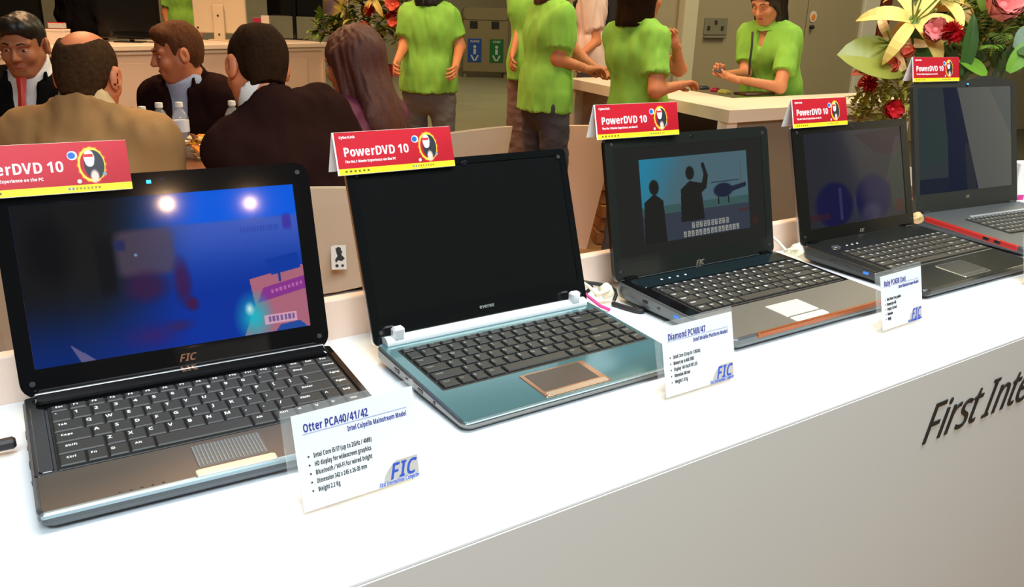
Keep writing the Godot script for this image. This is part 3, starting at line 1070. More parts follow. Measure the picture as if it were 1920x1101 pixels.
func picture_blue_reflections() -> Image:
	# blue desktop with a teal glow, plus painted reflections: dark left part, pink panel
	var im := Image.create(420, 262, false, Image.FORMAT_RGB8)
	for y in 262:
		for x in 420:
			var u := x / 420.0
			var v := y / 262.0
			var k := smoothstep(0.22, 0.6, u + 0.12 * (v - 0.5))
			var top := Color(0.0, 0.36, 0.88).lerp(Color(0.24, 0.36, 0.74), smoothstep(0.19, 0.22, v))
			var low := Color(0.02, 0.19, 0.60)
			var bright := top.lerp(low, smoothstep(0.2, 0.7, v))
			var dark := Color(0.085, 0.085, 0.09).lerp(Color(0.03, 0.15, 0.42), smoothstep(0.5, 1.0, v))
			im.set_pixel(x, y, dark.lerp(bright, k))
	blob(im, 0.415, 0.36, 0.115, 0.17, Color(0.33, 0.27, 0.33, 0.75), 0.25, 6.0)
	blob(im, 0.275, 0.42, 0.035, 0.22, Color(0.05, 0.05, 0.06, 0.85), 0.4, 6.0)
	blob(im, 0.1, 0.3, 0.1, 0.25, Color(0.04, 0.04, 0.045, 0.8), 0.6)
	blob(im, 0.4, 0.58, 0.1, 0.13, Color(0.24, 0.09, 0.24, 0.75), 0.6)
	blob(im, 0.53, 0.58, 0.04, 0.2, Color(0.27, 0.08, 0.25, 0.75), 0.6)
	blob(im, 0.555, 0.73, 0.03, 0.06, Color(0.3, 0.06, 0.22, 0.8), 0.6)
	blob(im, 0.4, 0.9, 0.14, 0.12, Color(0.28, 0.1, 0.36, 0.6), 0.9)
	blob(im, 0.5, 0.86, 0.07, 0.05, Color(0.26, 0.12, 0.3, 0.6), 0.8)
	blob(im, 0.33, 0.3, 0.024, 0.045, Color(0.14, 0.16, 0.34, 0.9), 0.5, 5.0)
	blob(im, 0.38, 0.37, 0.008, 0.014, Color(0.5, 0.7, 0.85, 0.9), 0.8)
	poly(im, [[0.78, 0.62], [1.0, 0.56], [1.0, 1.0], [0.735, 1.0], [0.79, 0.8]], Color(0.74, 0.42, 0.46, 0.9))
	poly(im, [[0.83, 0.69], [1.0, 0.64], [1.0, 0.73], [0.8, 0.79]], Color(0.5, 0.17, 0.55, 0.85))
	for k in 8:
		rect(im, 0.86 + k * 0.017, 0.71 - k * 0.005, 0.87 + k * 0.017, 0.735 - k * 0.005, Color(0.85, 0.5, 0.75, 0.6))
	poly(im, [[0.85, 0.5], [0.98, 0.47], [0.99, 0.58], [0.87, 0.61]], Color(0.03, 0.22, 0.62, 0.95))
	rect(im, 0.895, 0.58, 0.905, 0.66, Color(0.05, 0.2, 0.55, 0.9))
	blob(im, 0.78, 0.88, 0.085, 0.2, Color(0.1, 0.72, 0.78, 0.95), 0.9)
	blob(im, 0.765, 0.82, 0.022, 0.055, Color(0.9, 0.95, 0.92, 0.9), 0.9)
	rect(im, 0.82, 0.88, 0.95, 0.945, Color(0.86, 0.66, 0.76, 0.85))
	for k in 7:
		rect(im, 0.835 + k * 0.016, 0.895, 0.845 + k * 0.016, 0.93, Color(0.3, 0.25, 0.5, 0.7))
	poly(im, [[0.88, 0.96], [0.96, 0.95], [0.99, 1.0], [0.86, 1.0]], Color(0.08, 0.28, 0.62, 0.9))
	blob(im, 0.955, 0.25, 0.022, 0.065, Color(0.24, 0.2, 0.62, 0.9), 0.4, 5.0)
	for k in 14:
		rect(im, 0.77 + k * 0.011, 0.265, 0.777 + k * 0.011, 0.3, Color(0.16, 0.27, 0.66, 0.6))
	poly(im, [[0.12, 0.88], [0.2, 1.0], [0.15, 1.0]], Color(0.45, 0.4, 0.55, 0.8))
	return im


func picture_film() -> Image:
	# a paused film: two men in silhouette, one waving, a helicopter behind them, two lines of subtitles
	var im := Image.create(320, 190, false, Image.FORMAT_RGB8)
	im.fill(Color(0.15, 0.155, 0.145))
	var x0 := 0.155
	var x1 := 0.885
	var y0 := 0.12
	var y1 := 0.875
	for y in range(int(y0 * 190), int(y1 * 190)):
		for x in range(int(x0 * 320), int(x1 * 320)):
			var u := (x / 320.0 - x0) / (x1 - x0)
			var v := (y / 190.0 - y0) / (y1 - y0)
			var sky := Color(0.16, 0.53, 0.66).lerp(Color(0.31, 0.42, 0.46), smoothstep(0.0, 0.5, u + v * 0.3))
			var grass := Color(0.24, 0.36, 0.36)
			var apron := Color(0.22, 0.25, 0.30)
			im.set_pixel(x, y, sky if v < 0.56 else (grass if v < 0.66 else apron))
	var dk := Color(0.13, 0.13, 0.12)
	blob(im, 0.235, 0.37, 0.034, 0.075, dk, 0.2)
	poly(im, [[0.17, 0.5], [0.235, 0.43], [0.29, 0.5], [0.30, 0.875], [0.155, 0.875]], dk)
	blob(im, 0.475, 0.275, 0.032, 0.07, dk, 0.2)
	poly(im, [[0.41, 0.42], [0.47, 0.35], [0.52, 0.37], [0.555, 0.38], [0.57, 0.3], [0.555, 0.2], [0.575, 0.19], [0.6, 0.32], [0.585, 0.43], [0.55, 0.47], [0.56, 0.72], [0.4, 0.72]], dk)
	blob(im, 0.7, 0.47, 0.075, 0.075, Color(0.12, 0.14, 0.22), 0.2)
	poly(im, [[0.74, 0.45], [0.87, 0.42], [0.87, 0.46], [0.75, 0.5]], Color(0.13, 0.15, 0.22))
	rect(im, 0.62, 0.385, 0.82, 0.395, Color(0.2, 0.24, 0.3))
	rect(im, 0.66, 0.53, 0.67, 0.6, dk)
	rect(im, 0.73, 0.53, 0.74, 0.6, dk)
	rect(im, 0.83, 0.22, 0.838, 0.42, Color(0.36, 0.33, 0.36))
	rect(im, 0.8, 0.67, 0.885, 0.7, Color(0.3, 0.18, 0.2, 0.7))
	for row in 2:
		for k in (10 if row == 0 else 15):
			var u: float = (0.47 if row == 0 else 0.41) + k * 0.0265
			var v := 0.735 + row * 0.075
			rect(im, u, v, u + 0.019, v + 0.055, Color(0.62, 0.62, 0.6))
			rect(im, u + 0.005, v + 0.014, u + 0.014, v + 0.024, Color(0.25, 0.27, 0.28))
			rect(im, u + 0.004 + (k % 2) * 0.004, v + 0.033, u + 0.012 + (k % 2) * 0.004, v + 0.044, Color(0.25, 0.27, 0.28))
	blob(im, 0.925, 0.8, 0.035, 0.06, Color(0.22, 0.15, 0.14), 0.4)
	return im


func dim_reflections(kind: int) -> Image:
	var im := Image.create(200, 126, false, Image.FORMAT_RGB8)
	if kind == 0:
		# dark: painted reflections, two dark blue chairs among them
		for y in 126:
			for x in 200:
				im.set_pixel(x, y, Color(0.185, 0.19, 0.225).lerp(Color(0.13, 0.14, 0.16), absf(x / 200.0 - 0.45)))
		poly(im, [[0.5, 0.05], [1.0, 0.0], [0.95, 0.3], [0.72, 0.28]], Color(0.17, 0.1, 0.16, 0.8))
		poly(im, [[0.94, 0.1], [0.99, 0.12], [0.84, 0.6], [0.8, 0.6]], Color(0.26, 0.2, 0.25, 0.9))
		poly(im, [[0.84, 0.45], [1.0, 0.15], [1.0, 0.9], [0.86, 0.9]], Color(0.19, 0.23, 0.21, 0.9))
		blob(im, 0.25, 0.78, 0.2, 0.27, Color(0.08, 0.08, 0.25), 0.2)
		blob(im, 0.65, 0.76, 0.2, 0.29, Color(0.08, 0.08, 0.25), 0.2)
		blob(im, 0.62, 0.92, 0.14, 0.14, Color(0.2, 0.19, 0.3), 0.5)
		rect(im, 0.0, 0.86, 0.2, 0.92, Color(0.25, 0.1, 0.14, 0.6))
		rect(im, 0.3, 0.6, 0.33, 0.95, Color(0.22, 0.22, 0.36, 0.8))
		rect(im, 0.45, 0.7, 0.47, 0.98, Color(0.2, 0.2, 0.34, 0.8))
		rect(im, 0.9, 0.82, 0.97, 0.95, Color(0.3, 0.14, 0.13, 0.9))
	else:
		im.fill(Color(0.19, 0.22, 0.235))
		rect(im, 0.02, 0.3, 0.3, 0.72, Color(0.17, 0.23, 0.225))
		poly(im, [[0.26, 0.0], [0.4, 0.0], [0.5, 0.35], [0.62, 1.0], [0.3, 1.0], [0.3, 0.5]], Color(0.09, 0.12, 0.2))
		poly(im, [[0.48, 0.55], [0.55, 0.55], [0.6, 1.0], [0.5, 1.0]], Color(0.16, 0.17, 0.2))
		rect(im, 0.0, 0.86, 0.3, 1.0, Color(0.1, 0.13, 0.19))
		poly(im, [[0.41, 0.0], [1.0, 0.0], [1.0, 1.0], [0.62, 1.0]], Color(0.345, 0.35, 0.34))  # reflection of a white wall, painted into the screen image
		poly(im, [[0.75, 0.0], [1.0, 0.0], [1.0, 0.5]], Color(0.27, 0.3, 0.31, 0.7))
	return im


func build_laptops() -> void:
	var ink := mt("legend_white", c8(225, 228, 228), 0.5)
	var k1 := {"tray": mt("tray_black", c8(22, 22, 23), 0.5), "key": mt("key_charcoal", c8(44, 43, 41), 0.5), "legend": ink, "gap": 0.0013}
	# 1: nearest, blue screen
	var n1 := laptop("nearest laptop at the left end, glossy black frame and a lit blue desktop screen", {"x": 0.0288, "d": 0.7429, "yaw": 0.0608, "w": 0.342, "dep": 0.2253, "lid": 0.2334, "ang": 0.2592, "tb": 0.036, "tf": 0.021, "round": 0.018,
		"base": mt("side_iron", c8(74, 80, 84), 0.35, 0.3), "shell": M.black_gloss, "bezel": M.black_gloss, "scr": [0.0165, 0.031, 0.3208, 0.2075], "screen": screen_mat("screen_picture_reflections", picture_blue_reflections(), 0.95),
		"logo": "FIC", "logo_at": [0.172, 0.0185], "logo_mat": mt("copper_emblem", c8(200, 140, 110), 0.25, 0.8)})
	var dx: Transform3D = n1.get_meta("deck")
	obj("palm_rest", plate(0.004, 0.0025, 0.338, 0.063, -0.001, 0.001, 0.004), mt("palm_brown", c8(82, 74, 66), 0.38, 0.35), n1, dx)
	obj("deck_frame", plate(0.002, 0.062, 0.34, 0.222, -0.001, 0.0006, 0.003), M.black_gloss, n1, dx)
	obj("front_edge", plate(0.003, -0.0010, 0.339, 0.005, -0.0045, 0.0006, 0.0022, 0.0016), mt("edge_steel", c8(136, 156, 164), 0.3, 0.6), n1, dx)
	keyboard(n1, dx, 0.0235, 0.0665, 0.3275, 0.189, k1)
	obj("hinge_cover", plate(0.012, 0.196, 0.33, 0.2245, -0.002, 0.006, 0.004, 0.002), M.black_gloss, n1, dx)
	obj("chrome_strip", plate(0.012, 0.2145, 0.33, 0.2175, 0.002, 0.0068, 0.001), M.chrome, n1, dx)
	var tp := obj("touchpad", plate(0.1375, 0.0165, 0.205, 0.056, 0.0005, 0.0014, 0.002), mt("pad_grey", c8(84, 80, 76), 0.4), n1, dx)
	for k in 19:
		obj("rib", plate(0.1385 + k * 0.0035, 0.0175, 0.1400 + k * 0.0035, 0.055, 0.0013, 0.0019, 0.0006, 0.0002, 1), mt("pad_rib", c8(112, 122, 124), 0.35, 0.3), tp)
	obj("touchpad_button", plate(0.1325, 0.0005, 0.2095, 0.0115, 0.0, 0.0026, 0.003, 0.001), mt("button_champagne", c8(196, 178, 158), 0.3, 0.5), n1, dx)
	for k in 5:
		obj("indicator", plate(0.066 + k * 0.0092, 0.0045, 0.0685 + k * 0.0092, 0.0062, 0.0008, 0.0013, 0.0008, 0.0002), M.black_gloss, n1, dx)
	obj("speaker_strip", plate(0.006, 0.066, 0.019, 0.2, 0.0, 0.0014, 0.003), M.black_gloss, n1, dx)
	obj("side_strip", plate(0.3325, 0.066, 0.3395, 0.2, 0.0, 0.0016, 0.002), mt("strip_brown_gloss", c8(52, 36, 26), 0.15), n1, dx)
	for s in [0, 1]:
		obj("indicator", plate(0.024, 0.2, 0.028, 0.203, 0.001, 0.002, 0.001, 0.0003) if s else plate(0.037, 0.199, 0.041, 0.202, 0.001, 0.002, 0.001, 0.0003), glow("led_amber", c8(255, 170, 70), 1.2), n1, dx)
	hinge_pair(n1, 0.342, 0.036, 0.2253, M.black_gloss)
	obj("status_light", boxm(Vector3(0.005, 0.004, 0.001), 0.0004, Vector3(0.157, 0.2225, 0.0004)), glow("led_blue", c8(40, 150, 255), 2.5), n1.get_node("bezel"))
	# 2: teal deck
	var teal := mt("deck_teal", c8(86, 122, 126), 0.1, 0.45)
	var n2 := laptop("laptop with glossy teal deck and silver hinge bar, its screen switched off", {"x": 0.4391, "d": 0.71, "yaw": 0.0011, "w": 0.3544, "dep": 0.2239, "lid": 0.2355, "ang": 0.3316, "tb": 0.028, "tf": 0.013, "round": 0.007,
		"base": mt("side_pewter", c8(120, 122, 120), 0.25, 0.7), "shell": M.chrome, "bezel": mt("bezel_ink", c8(15, 17, 17), 0.12), "scr": [0.013, 0.036, 0.343, 0.226], "screen": mt("screen_off", c8(18, 19, 19), 0.12),
		"logo": "everex", "logo_size": 0.0075, "logo_at": [0.177, 0.0255], "logo_mat": mt("emblem_grey", c8(130, 135, 130), 0.4)})
	dx = n2.get_meta("deck")
	obj("deck", plate(0.003, 0.003, 0.3515, 0.2215, -0.001, 0.0009, 0.004), teal, n2, dx)
	keyboard(n2, dx, 0.019, 0.078, 0.343, 0.194, {"tray": k1.tray, "key": mt("key_black", c8(34, 36, 35), 0.4), "legend": mt("legend_dim", c8(120, 124, 122), 0.5), "gap": 0.0034}, true)
	obj("touchpad_rim", plate(0.1175, 0.0065, 0.2175, 0.0665, 0.0005, 0.0018, 0.002), mt("copper_rim", c8(206, 160, 128), 0.18, 0.85), n2, dx)
	obj("touchpad", plate(0.1235, 0.0185, 0.2085, 0.0635, 0.0015, 0.0021, 0.0015), mt("pad_brown", c8(74, 66, 60), 0.3, 0.3), n2, dx)
	obj("touchpad_button", plate(0.121, 0.0075, 0.214, 0.0165, 0.0015, 0.0024, 0.002), mt("button_tan", c8(190, 170, 150), 0.25, 0.6), n2, dx)
	var hb := MB.new()
	hb.tube([Vector3(0.012, 0.0285, -0.219), Vector3(0.18, 0.0287, -0.2195), Vector3(0.342, 0.0285, -0.219)], 0.0095, 0.0095, 14)
	obj("hinge_bar", hb.mesh(), mt("silver_bar", c8(244, 246, 246), 0.3, 0.35), n2)
	for u in [0.03, 0.322]:
		obj("hinge", boxm(Vector3(0.017, 0.019, 0.012), 0.003, Vector3(u, 0.041, -0.2165)), mt("silver_clip", c8(236, 236, 238), 0.3, 0.4), n2)
	obj("chrome_strip", plate(0.004, 0.0, 0.3505, 0.0028, -0.001, 0.0016, 0.001), mt("edge_silver", c8(170, 190, 195), 0.2, 0.8), n2, dx)
	# 3: film on the screen
	var k3 := {"tray": k1.tray, "key": mt("key_dark", c8(28, 29, 29), 0.45), "legend": ink, "gap": 0.0018}
	var n3 := laptop("laptop playing a subtitled film of two men and a helicopter, silver touchpad", {"x": 0.8813, "d": 0.7187, "yaw": 0.0084, "w": 0.3841, "dep": 0.2532, "lid": 0.2321, "ang": 0.2325, "tb": 0.034, "tf": 0.021, "round": 0.012,
		"base": mt("side_grey", c8(96, 102, 102), 0.32, 0.5), "shell": M.black_gloss, "bezel": mt("bezel_slate", c8(30, 33, 30), 0.14), "scr": [0.016, 0.03, 0.366, 0.2135], "screen": screen_mat("screen_film", picture_film(), 0.8, 0.08),
		"logo": "FIC", "logo_at": [0.192, 0.0095], "logo_mat": M.emblem_silver, "port": mt("port_blue", c8(40, 120, 235), 0.3, 0.0, {"emission_enabled": true, "emission": c8(20, 90, 220), "emission_energy_multiplier": 0.3})})
	dx = n3.get_meta("deck")
	obj("deck_frame", plate(0.004, 0.088, 0.38, 0.25, -0.001, 0.0008, 0.004), M.black_gloss, n3, dx)
	obj("palm_rest", plate(0.004, 0.003, 0.38, 0.0885, -0.001, 0.001, 0.004), mt("palm_grey", c8(88, 86, 82), 0.4, 0.25), n3, dx)
	keyboard(n3, dx, 0.03, 0.093, 0.366, 0.2, k3)
	obj("touchpad", plate(0.138, 0.0225, 0.2135, 0.066, 0.0, 0.0018, 0.002), mt("pad_silver", c8(206, 206, 198), 0.3, 0.3), n3, dx)
	obj("touchpad_button", plate(0.138, 0.0035, 0.2135, 0.0185, 0.0, 0.002, 0.003), mt("button_white", c8(232, 228, 216), 0.3, 0.2), n3, dx)
	obj("front_strip", plate(0.048, -0.0015, 0.376, 0.0035, -0.006, 0.0012, 0.0014), mt("strip_orange", c8(150, 76, 30), 0.25, 0.5), n3, dx)
	obj("media_strip", plate(0.02, 0.207, 0.364, 0.243, 0.0, 0.0022, 0.004), mt("strip_teal_black", c8(22, 34, 38), 0.12), n3, dx)
	for k in 4:
		obj("media_button", plate(0.07 + k * 0.018, 0.222, 0.074 + k * 0.018, 0.226, 0.002, 0.0028, 0.0018, 0.0003), glow("led_white", c8(190, 205, 215), 0.6), n3, dx)
	hinge_pair(n3, 0.384, 0.034, 0.2532, M.black_gloss)
	# 4: black, purple-grey screen
	var n4 := laptop("black laptop with a dim dusky screen, touchpad outlined in chrome, blue side port", {"x": 1.3463, "d": 0.7126, "yaw": 0.0175, "w": 0.3665, "dep": 0.2587, "lid": 0.2269, "ang": 0.2757, "tb": 0.034, "tf": 0.018, "round": 0.008,
		"base": mt("side_black", c8(46, 48, 48), 0.3, 0.4), "shell": M.chrome, "bezel": mt("bezel_black", c8(22, 22, 20), 0.12), "scr": [0.031, 0.028, 0.344, 0.2115], "screen": screen_mat("screen_dusk", dim_reflections(0), 0.8),
		"logo": "FIC", "logo_size": 0.009, "logo_at": [0.188, 0.011], "logo_mat": M.emblem_silver, "port": M.port_blue})
	dx = n4.get_meta("deck")
	obj("deck", plate(0.004, 0.003, 0.3625, 0.255, -0.001, 0.0009, 0.004), mt("deck_black", c8(30, 32, 30), 0.18), n4, dx)
	keyboard(n4, dx, 0.034, 0.088, 0.352, 0.195, {"tray": k1.tray, "key": mt("key_jet", c8(30, 31, 31), 0.45), "legend": mt("legend_soft", c8(190, 194, 194), 0.5), "gap": 0.0018})
	obj("keyboard_trim", plate(0.03, 0.083, 0.356, 0.0855, 0.0, 0.0022, 0.001), mt("trim_grey", c8(96, 98, 96), 0.3, 0.5), n4, dx)
	obj("touchpad_rim", plate(0.136, 0.0105, 0.222, 0.0715, 0.0, 0.0014, 0.003), M.chrome, n4, dx)
	obj("touchpad", plate(0.1385, 0.0225, 0.2195, 0.0695, 0.001, 0.0018, 0.002), mt("pad_dark", c8(38, 40, 44), 0.25), n4, dx)
	obj("touchpad_button", plate(0.1385, 0.0125, 0.2195, 0.0205, 0.001, 0.0019, 0.002), mt("pad_dark2", c8(52, 54, 56), 0.25), n4, dx)
	obj("power_button", plate(0.04, 0.213, 0.06, 0.226, 0.0, 0.003, 0.0055, 0.001), M.chrome, n4, dx)
	for k in 3:
		obj("media_button", plate(0.08 + k * 0.016, 0.217, 0.084 + k * 0.016, 0.221, 0.0006, 0.0016, 0.0018, 0.0003), M.led_white, n4, dx)
	hinge_pair(n4, 0.3665, 0.034, 0.2587, M.black_gloss)
	# 5: farthest
	var n5 := laptop("farthest laptop at the right end, charcoal with an arched lid and a red left edge", {"x": 1.7841, "d": 0.7613, "yaw": 0.1009, "w": 0.3759, "dep": 0.2558, "lid": 0.2914, "ang": 0.2396, "tb": 0.034, "tf": 0.02, "round": 0.012, "arch": 0.014,
		"base": mt("side_charcoal", c8(58, 62, 64), 0.4, 0.2), "shell": mt("shell_charcoal", c8(48, 50, 50), 0.4), "bezel": mt("bezel_charcoal", c8(46, 47, 43), 0.35), "scr": [0.015, 0.044, 0.357, 0.28], "screen": screen_mat("screen_grey", dim_reflections(1), 0.85, 0.12),
		"logo": "FIC", "logo_size": 0.009, "logo_at": [0.185, 0.03], "logo_mat": M.emblem_silver, "ports": false})
	dx = n5.get_meta("deck")
	obj("deck", plate(0.004, 0.003, 0.372, 0.252, -0.001, 0.0009, 0.004), mt("deck_charcoal", c8(74, 78, 80), 0.42), n5, dx)
	keyboard(n5, dx, 0.07, 0.08, 0.364, 0.185, {"tray": k1.tray, "key": mt("key_ash", c8(44, 45, 44), 0.5), "legend": M.legend_soft, "gap": 0.0018}, true, true)
	obj("speaker_bar", plate(0.104, 0.192, 0.35, 0.2, 0.0, 0.003, 0.002), mt("bar_silver", c8(178, 184, 186), 0.35, 0.4), n5, dx)
	obj("red_edge", boxm(Vector3(0.009, 0.0115, 0.215), 0.002, Vector3(0.0015, -0.005, -0.125)), mt("edge_red", c8(156, 8, 7), 0.35), n5, dx)
	for k in [0.06, 0.085]:
		obj("port", boxm(Vector3(0.003, 0.007, 0.013), 0.0004, Vector3(-0.003, -0.004, -k)), M.black_gloss, n5, dx)
	hinge_pair(n5, 0.3759, 0.034, 0.2558, M.shell_charcoal)
	obj("status_light", boxm(Vector3(0.006, 0.003, 0.001), 0.0004, Vector3(0.192, 0.287, 0.0004)), M.led_blue, n5.get_node("bezel"))


# ---------------------------------------------------------------- cards, locks and the counter
func card_face() -> Image:
	var im := Image.create(400, 140, false, Image.FORMAT_RGB8)
	for y in 140:
		for x in 400:
			var c := Color8(168, 18, 34).lerp(Color8(186, 26, 42), 0.5 + 0.5 * sin(x * 0.006 + y * 0.02))
			im.set_pixel(x, y, c if y < 120 else Color8(250, 226, 40))
	# emblem: a flaming yellow ring, a dark round animal with pale face and red spectacles, a blue globe
	for k in 16:
		var a := TAU * k / 16.0
		blob(im, 0.775 + cos(a) * 0.078, 0.46 + sin(a) * 0.335, 0.016, 0.05, Color8(250, 150, 40), 0.8)
	blob(im, 0.775, 0.46, 0.083, 0.36, Color8(248, 214, 60), 0.06)
	blob(im, 0.775, 0.46, 0.07, 0.3, Color8(170, 20, 40), 0.05)
	blob(im, 0.79, 0.47, 0.062, 0.31, Color8(46, 46, 52), 0.08)
	blob(im, 0.765, 0.32, 0.034, 0.17, Color8(232, 226, 214), 0.15)
	rect(im, 0.738, 0.25, 0.79, 0.31, Color8(196, 40, 40))
	blob(im, 0.765, 0.42, 0.028, 0.09, Color8(246, 236, 222), 0.2)
	blob(im, 0.785, 0.7, 0.03, 0.16, Color8(214, 190, 176), 0.4)
	blob(im, 0.668, 0.26, 0.032, 0.095, Color8(228, 240, 240), 0.1)
	blob(im, 0.664, 0.26, 0.026, 0.078, Color8(36, 96, 180), 0.3)
	blob(im, 0.69, 0.78, 0.016, 0.05, Color8(190, 225, 220), 0.3)
	blob(im, 0.845, 0.66, 0.014, 0.045, Color8(120, 150, 150), 0.3)
	for k in 9:
		rect(im, 0.62 + k * 0.022, 0.9, 0.633 + k * 0.022, 0.95, Color8(150, 130, 40) if k > 1 else Color8(90, 110, 170))
	for k in 6:
		rect(im, 0.05 + k * 0.036, 0.9, 0.068 + k * 0.036, 0.95, Color8(96, 86, 30))
	return im


func tent_card(label: String, lap: Dictionary, u0: float, wid: float, drop: float, ang := 0.0) -> void:
	# a folded card that sits astride the top edge of a lid
	var ca: float = cos(lap.ang)
	var sa: float = sin(lap.ang)
	var lt := Vector3(0, lap.tb * 0.9 + lap.lid * ca, -lap.dep - lap.lid * sa)
	var root := V(lap.x, TOP, lap.d) + Basis(Vector3.UP, -lap.yaw) * (lt + Vector3(u0, -drop * ca, 0.0))
	var o := thing("tent_card", label, "card", root, -lap.yaw + ang, "red folded cards astride the lids")
	var h := 0.052
	var a0 := Vector3(0, 0, drop * sa + 0.0045)
	var a1 := Vector3(0, h, -0.0085)
	var z2 := -0.0225
	var q := func(name_: String, lo: Vector3, hi: Vector3, mat: Material) -> void:
		var up := (hi - lo)
		var b := MB.new()
		var y := up.normalized()
		b.box(Transform3D(Basis(Vector3.RIGHT, y, Vector3.RIGHT.cross(y)), (lo + hi) * 0.5 + Vector3(wid * 0.5, 0, 0)), Vector3(wid, up.length(), 0.0009), 0.0002)
		obj(name_, b.mesh(), mat, o)
	q.call("front_panel", a0, a1, M.card_white)
	q.call("back_panel", Vector3(0, 0, z2), a1 + Vector3(0, 0, -0.0012), M.card_white)
	q.call("inside_panel", a0 + Vector3(0, 0.001, -0.0012), a0 + (a1 - a0) * 0.6 + Vector3(0, 0, -0.0014), M.card_red)
	var y := (a1 - a0).normalized()
	var px := Transform3D(Basis(Vector3.RIGHT, y, Vector3.RIGHT.cross(y)), a0 + Vector3.RIGHT.cross(y) * 0.0006)
	var len_ := (a1 - a0).length()
	var f := MB.new()
	f.face(Vector3(0.002, 0.0005, 0), Vector3(wid, 0.0005, 0), Vector3(wid, len_, 0), Vector3(0.002, len_, 0))
	var pr := obj("printed_face", f.mesh(), M.card_print, o, px)
	var tx := func(s: String, hgt: float, x: float, yy: float, wide: float) -> void:
		var t := text_mesh(s, hgt, 0.0002, true)
		var bw := t.get_aabb().size.x
		var k := wide / maxf(bw, 0.0001)
		obj("lettering", t, M.card_white_ink, pr, Transform3D(Basis(Vector3(k, 0, 0), Vector3.UP, Vector3(0, 0, 1)), Vector3(x + wide * 0.5, yy, 0.0001)))
	tx.call("CyberLink", 0.0045, 0.008, len_ * 0.88, 0.022)
	tx.call("PowerDVD 10", 0.016, 0.012, len_ * 0.53, 0.092)
	tx.call("The No.1 Movie Experience on the PC", 0.0045, 0.012, len_ * 0.31, 0.072)


func card_holder(label: String, x: float, d: float, turn: float, wid: float, h: float, head: String, sub: String, bullets: Array, wb := 0.12) -> void:
	var o := thing("card_holder", label, "card holder", V(x, TOP, d), turn, "clear stands with specification sheets")
	obj("base_plate", boxm(Vector3(wid, 0.003, 0.05), 0.0006, Vector3(wid * 0.5, 0.0016, 0.012)), M.acrylic, o)
	var til := 0.235
	var xf := Transform3D(Basis(Vector3.RIGHT, Vector3(0, cos(til), -sin(til)), Vector3(0, sin(til), cos(til))), Vector3(0, 0.003, 0))
	obj("upright_plate", boxm(Vector3(wid, h + 0.004, 0.0025), 0.0006, Vector3(wid * 0.5, h * 0.5 + 0.002, -0.0016)), M.acrylic, o, xf)
	var sheet := obj("sheet", boxm(Vector3(wid - 0.012, h - 0.005, 0.0006), 0.0, Vector3(wid * 0.5 + 0.003, h * 0.5, 0.0008)), M.paper, o, xf)
	var W := wid - 0.012
	var put := func(s: String, hgt: float, x0: float, y0: float, wide: float, mat: Material, bold: bool, slant := 0.0) -> void:
		var t := text_mesh(s, hgt, 0.0002, bold)
		var k := wide / maxf(t.get_aabb().size.x, 0.0001)
		obj("lettering", t, mat, sheet, Transform3D(Basis(Vector3(k, 0, 0), Vector3(slant, 1, 0), Vector3(0, 0, 1)), Vector3(0.009 + x0 + wide * 0.5, y0, 0.0013)))
	put.call(head, 0.011, W * 0.08, h * 0.83, W * 0.52, M.ink_blue, true)
	obj("rule", boxm(Vector3(W * 0.86, 0.0006, 0.0002), 0.0, Vector3(0.009 + W * 0.5, h * 0.775, 0.0013)), M.ink_pale, sheet)
	put.call(sub, 0.0068, W * 0.42, h * 0.715, W * 0.5, M.ink_blue, true)
	for k in bullets.size():
		var y0 := h * (0.55 - 0.085 * k)
		obj("bullet", boxm(Vector3(0.0016, 0.0016, 0.0002), 0.0, Vector3(0.009 + W * 0.09, y0, 0.0013)), M.ink_black, sheet)
		put.call(bullets[k], 0.0062, W * 0.13, y0, minf(W * 0.0135 * bullets[k].length(), W * 0.62), M.ink_black, true)
	# the maker's emblem in the lower right corner: a grey swoosh, slanted blue letters, a blue line of small type
	var arc := MB.new()
	var rows := []
	for k in 9:
		var t := k / 8.0
		var yy := h * 0.07 + h * 0.19 * t
		rows.append(PackedVector3Array([Vector3(0.009 + W * (0.66 + 0.02 * t + 0.1 * t * t), yy, 0.0011), Vector3(0.009 + W * 0.97, yy, 0.0011), Vector3(0.009 + W * 0.97, yy, 0.0013), Vector3(0.009 + W * (0.66 + 0.02 * t + 0.1 * t * t), yy, 0.0013)]))
	arc.loft(rows)
	obj("emblem_swoosh", arc.mesh(), M.ink_grey, sheet)
	put.call("FIC", 0.0215, W * 0.73, h * 0.155, W * 0.215, M.ink_blue2, true, 0.28)
	put.call("First International Computer", 0.006, W * 0.62, h * 0.05, W * 0.35, M.ink_blue2, true, 0.2)


func security_lock(label: String, p: Vector3, turn: float, mat: Material) -> void:
	var o := thing("security_lock", label, "lock", p, turn)
	var b := MB.new()
	b.lathe([Vector2(0.004, 0), Vector2(0.0105, 0.001), Vector2(0.0115, 0.012), Vector2(0.009, 0.02), Vector2(0.004, 0.022)], 14, Transform3D(Basis(Vector3(0, 0, 1), 0.5) * Basis(Vector3.RIGHT, -0.3), Vector3(0, 0, 0)))
	obj("lock_head", b.mesh(), mat, o)
	var c := MB.new()
	var pts := []
	for k in 13:
		var a := TAU * k / 12.0
		pts.append(Vector3(-0.018 + cos(a) * 0.012, 0.009 + sin(a) * 0.006, sin(a) * 0.008))
	c.tube(pts, 0.003, 0.003, 7)
	obj("clip_ring", c.mesh(), mat, o)
	var d := MB.new()
	d.tube([Vector3(-0.03, 0.009, 0), Vector3(-0.04, 0.022, -0.012), Vector3(-0.045, 0.03, -0.03), Vector3(-0.05, 0.012, -0.045)], 0.0028, 0.0028, 7)
	obj("strap", d.mesh(), mat, o)


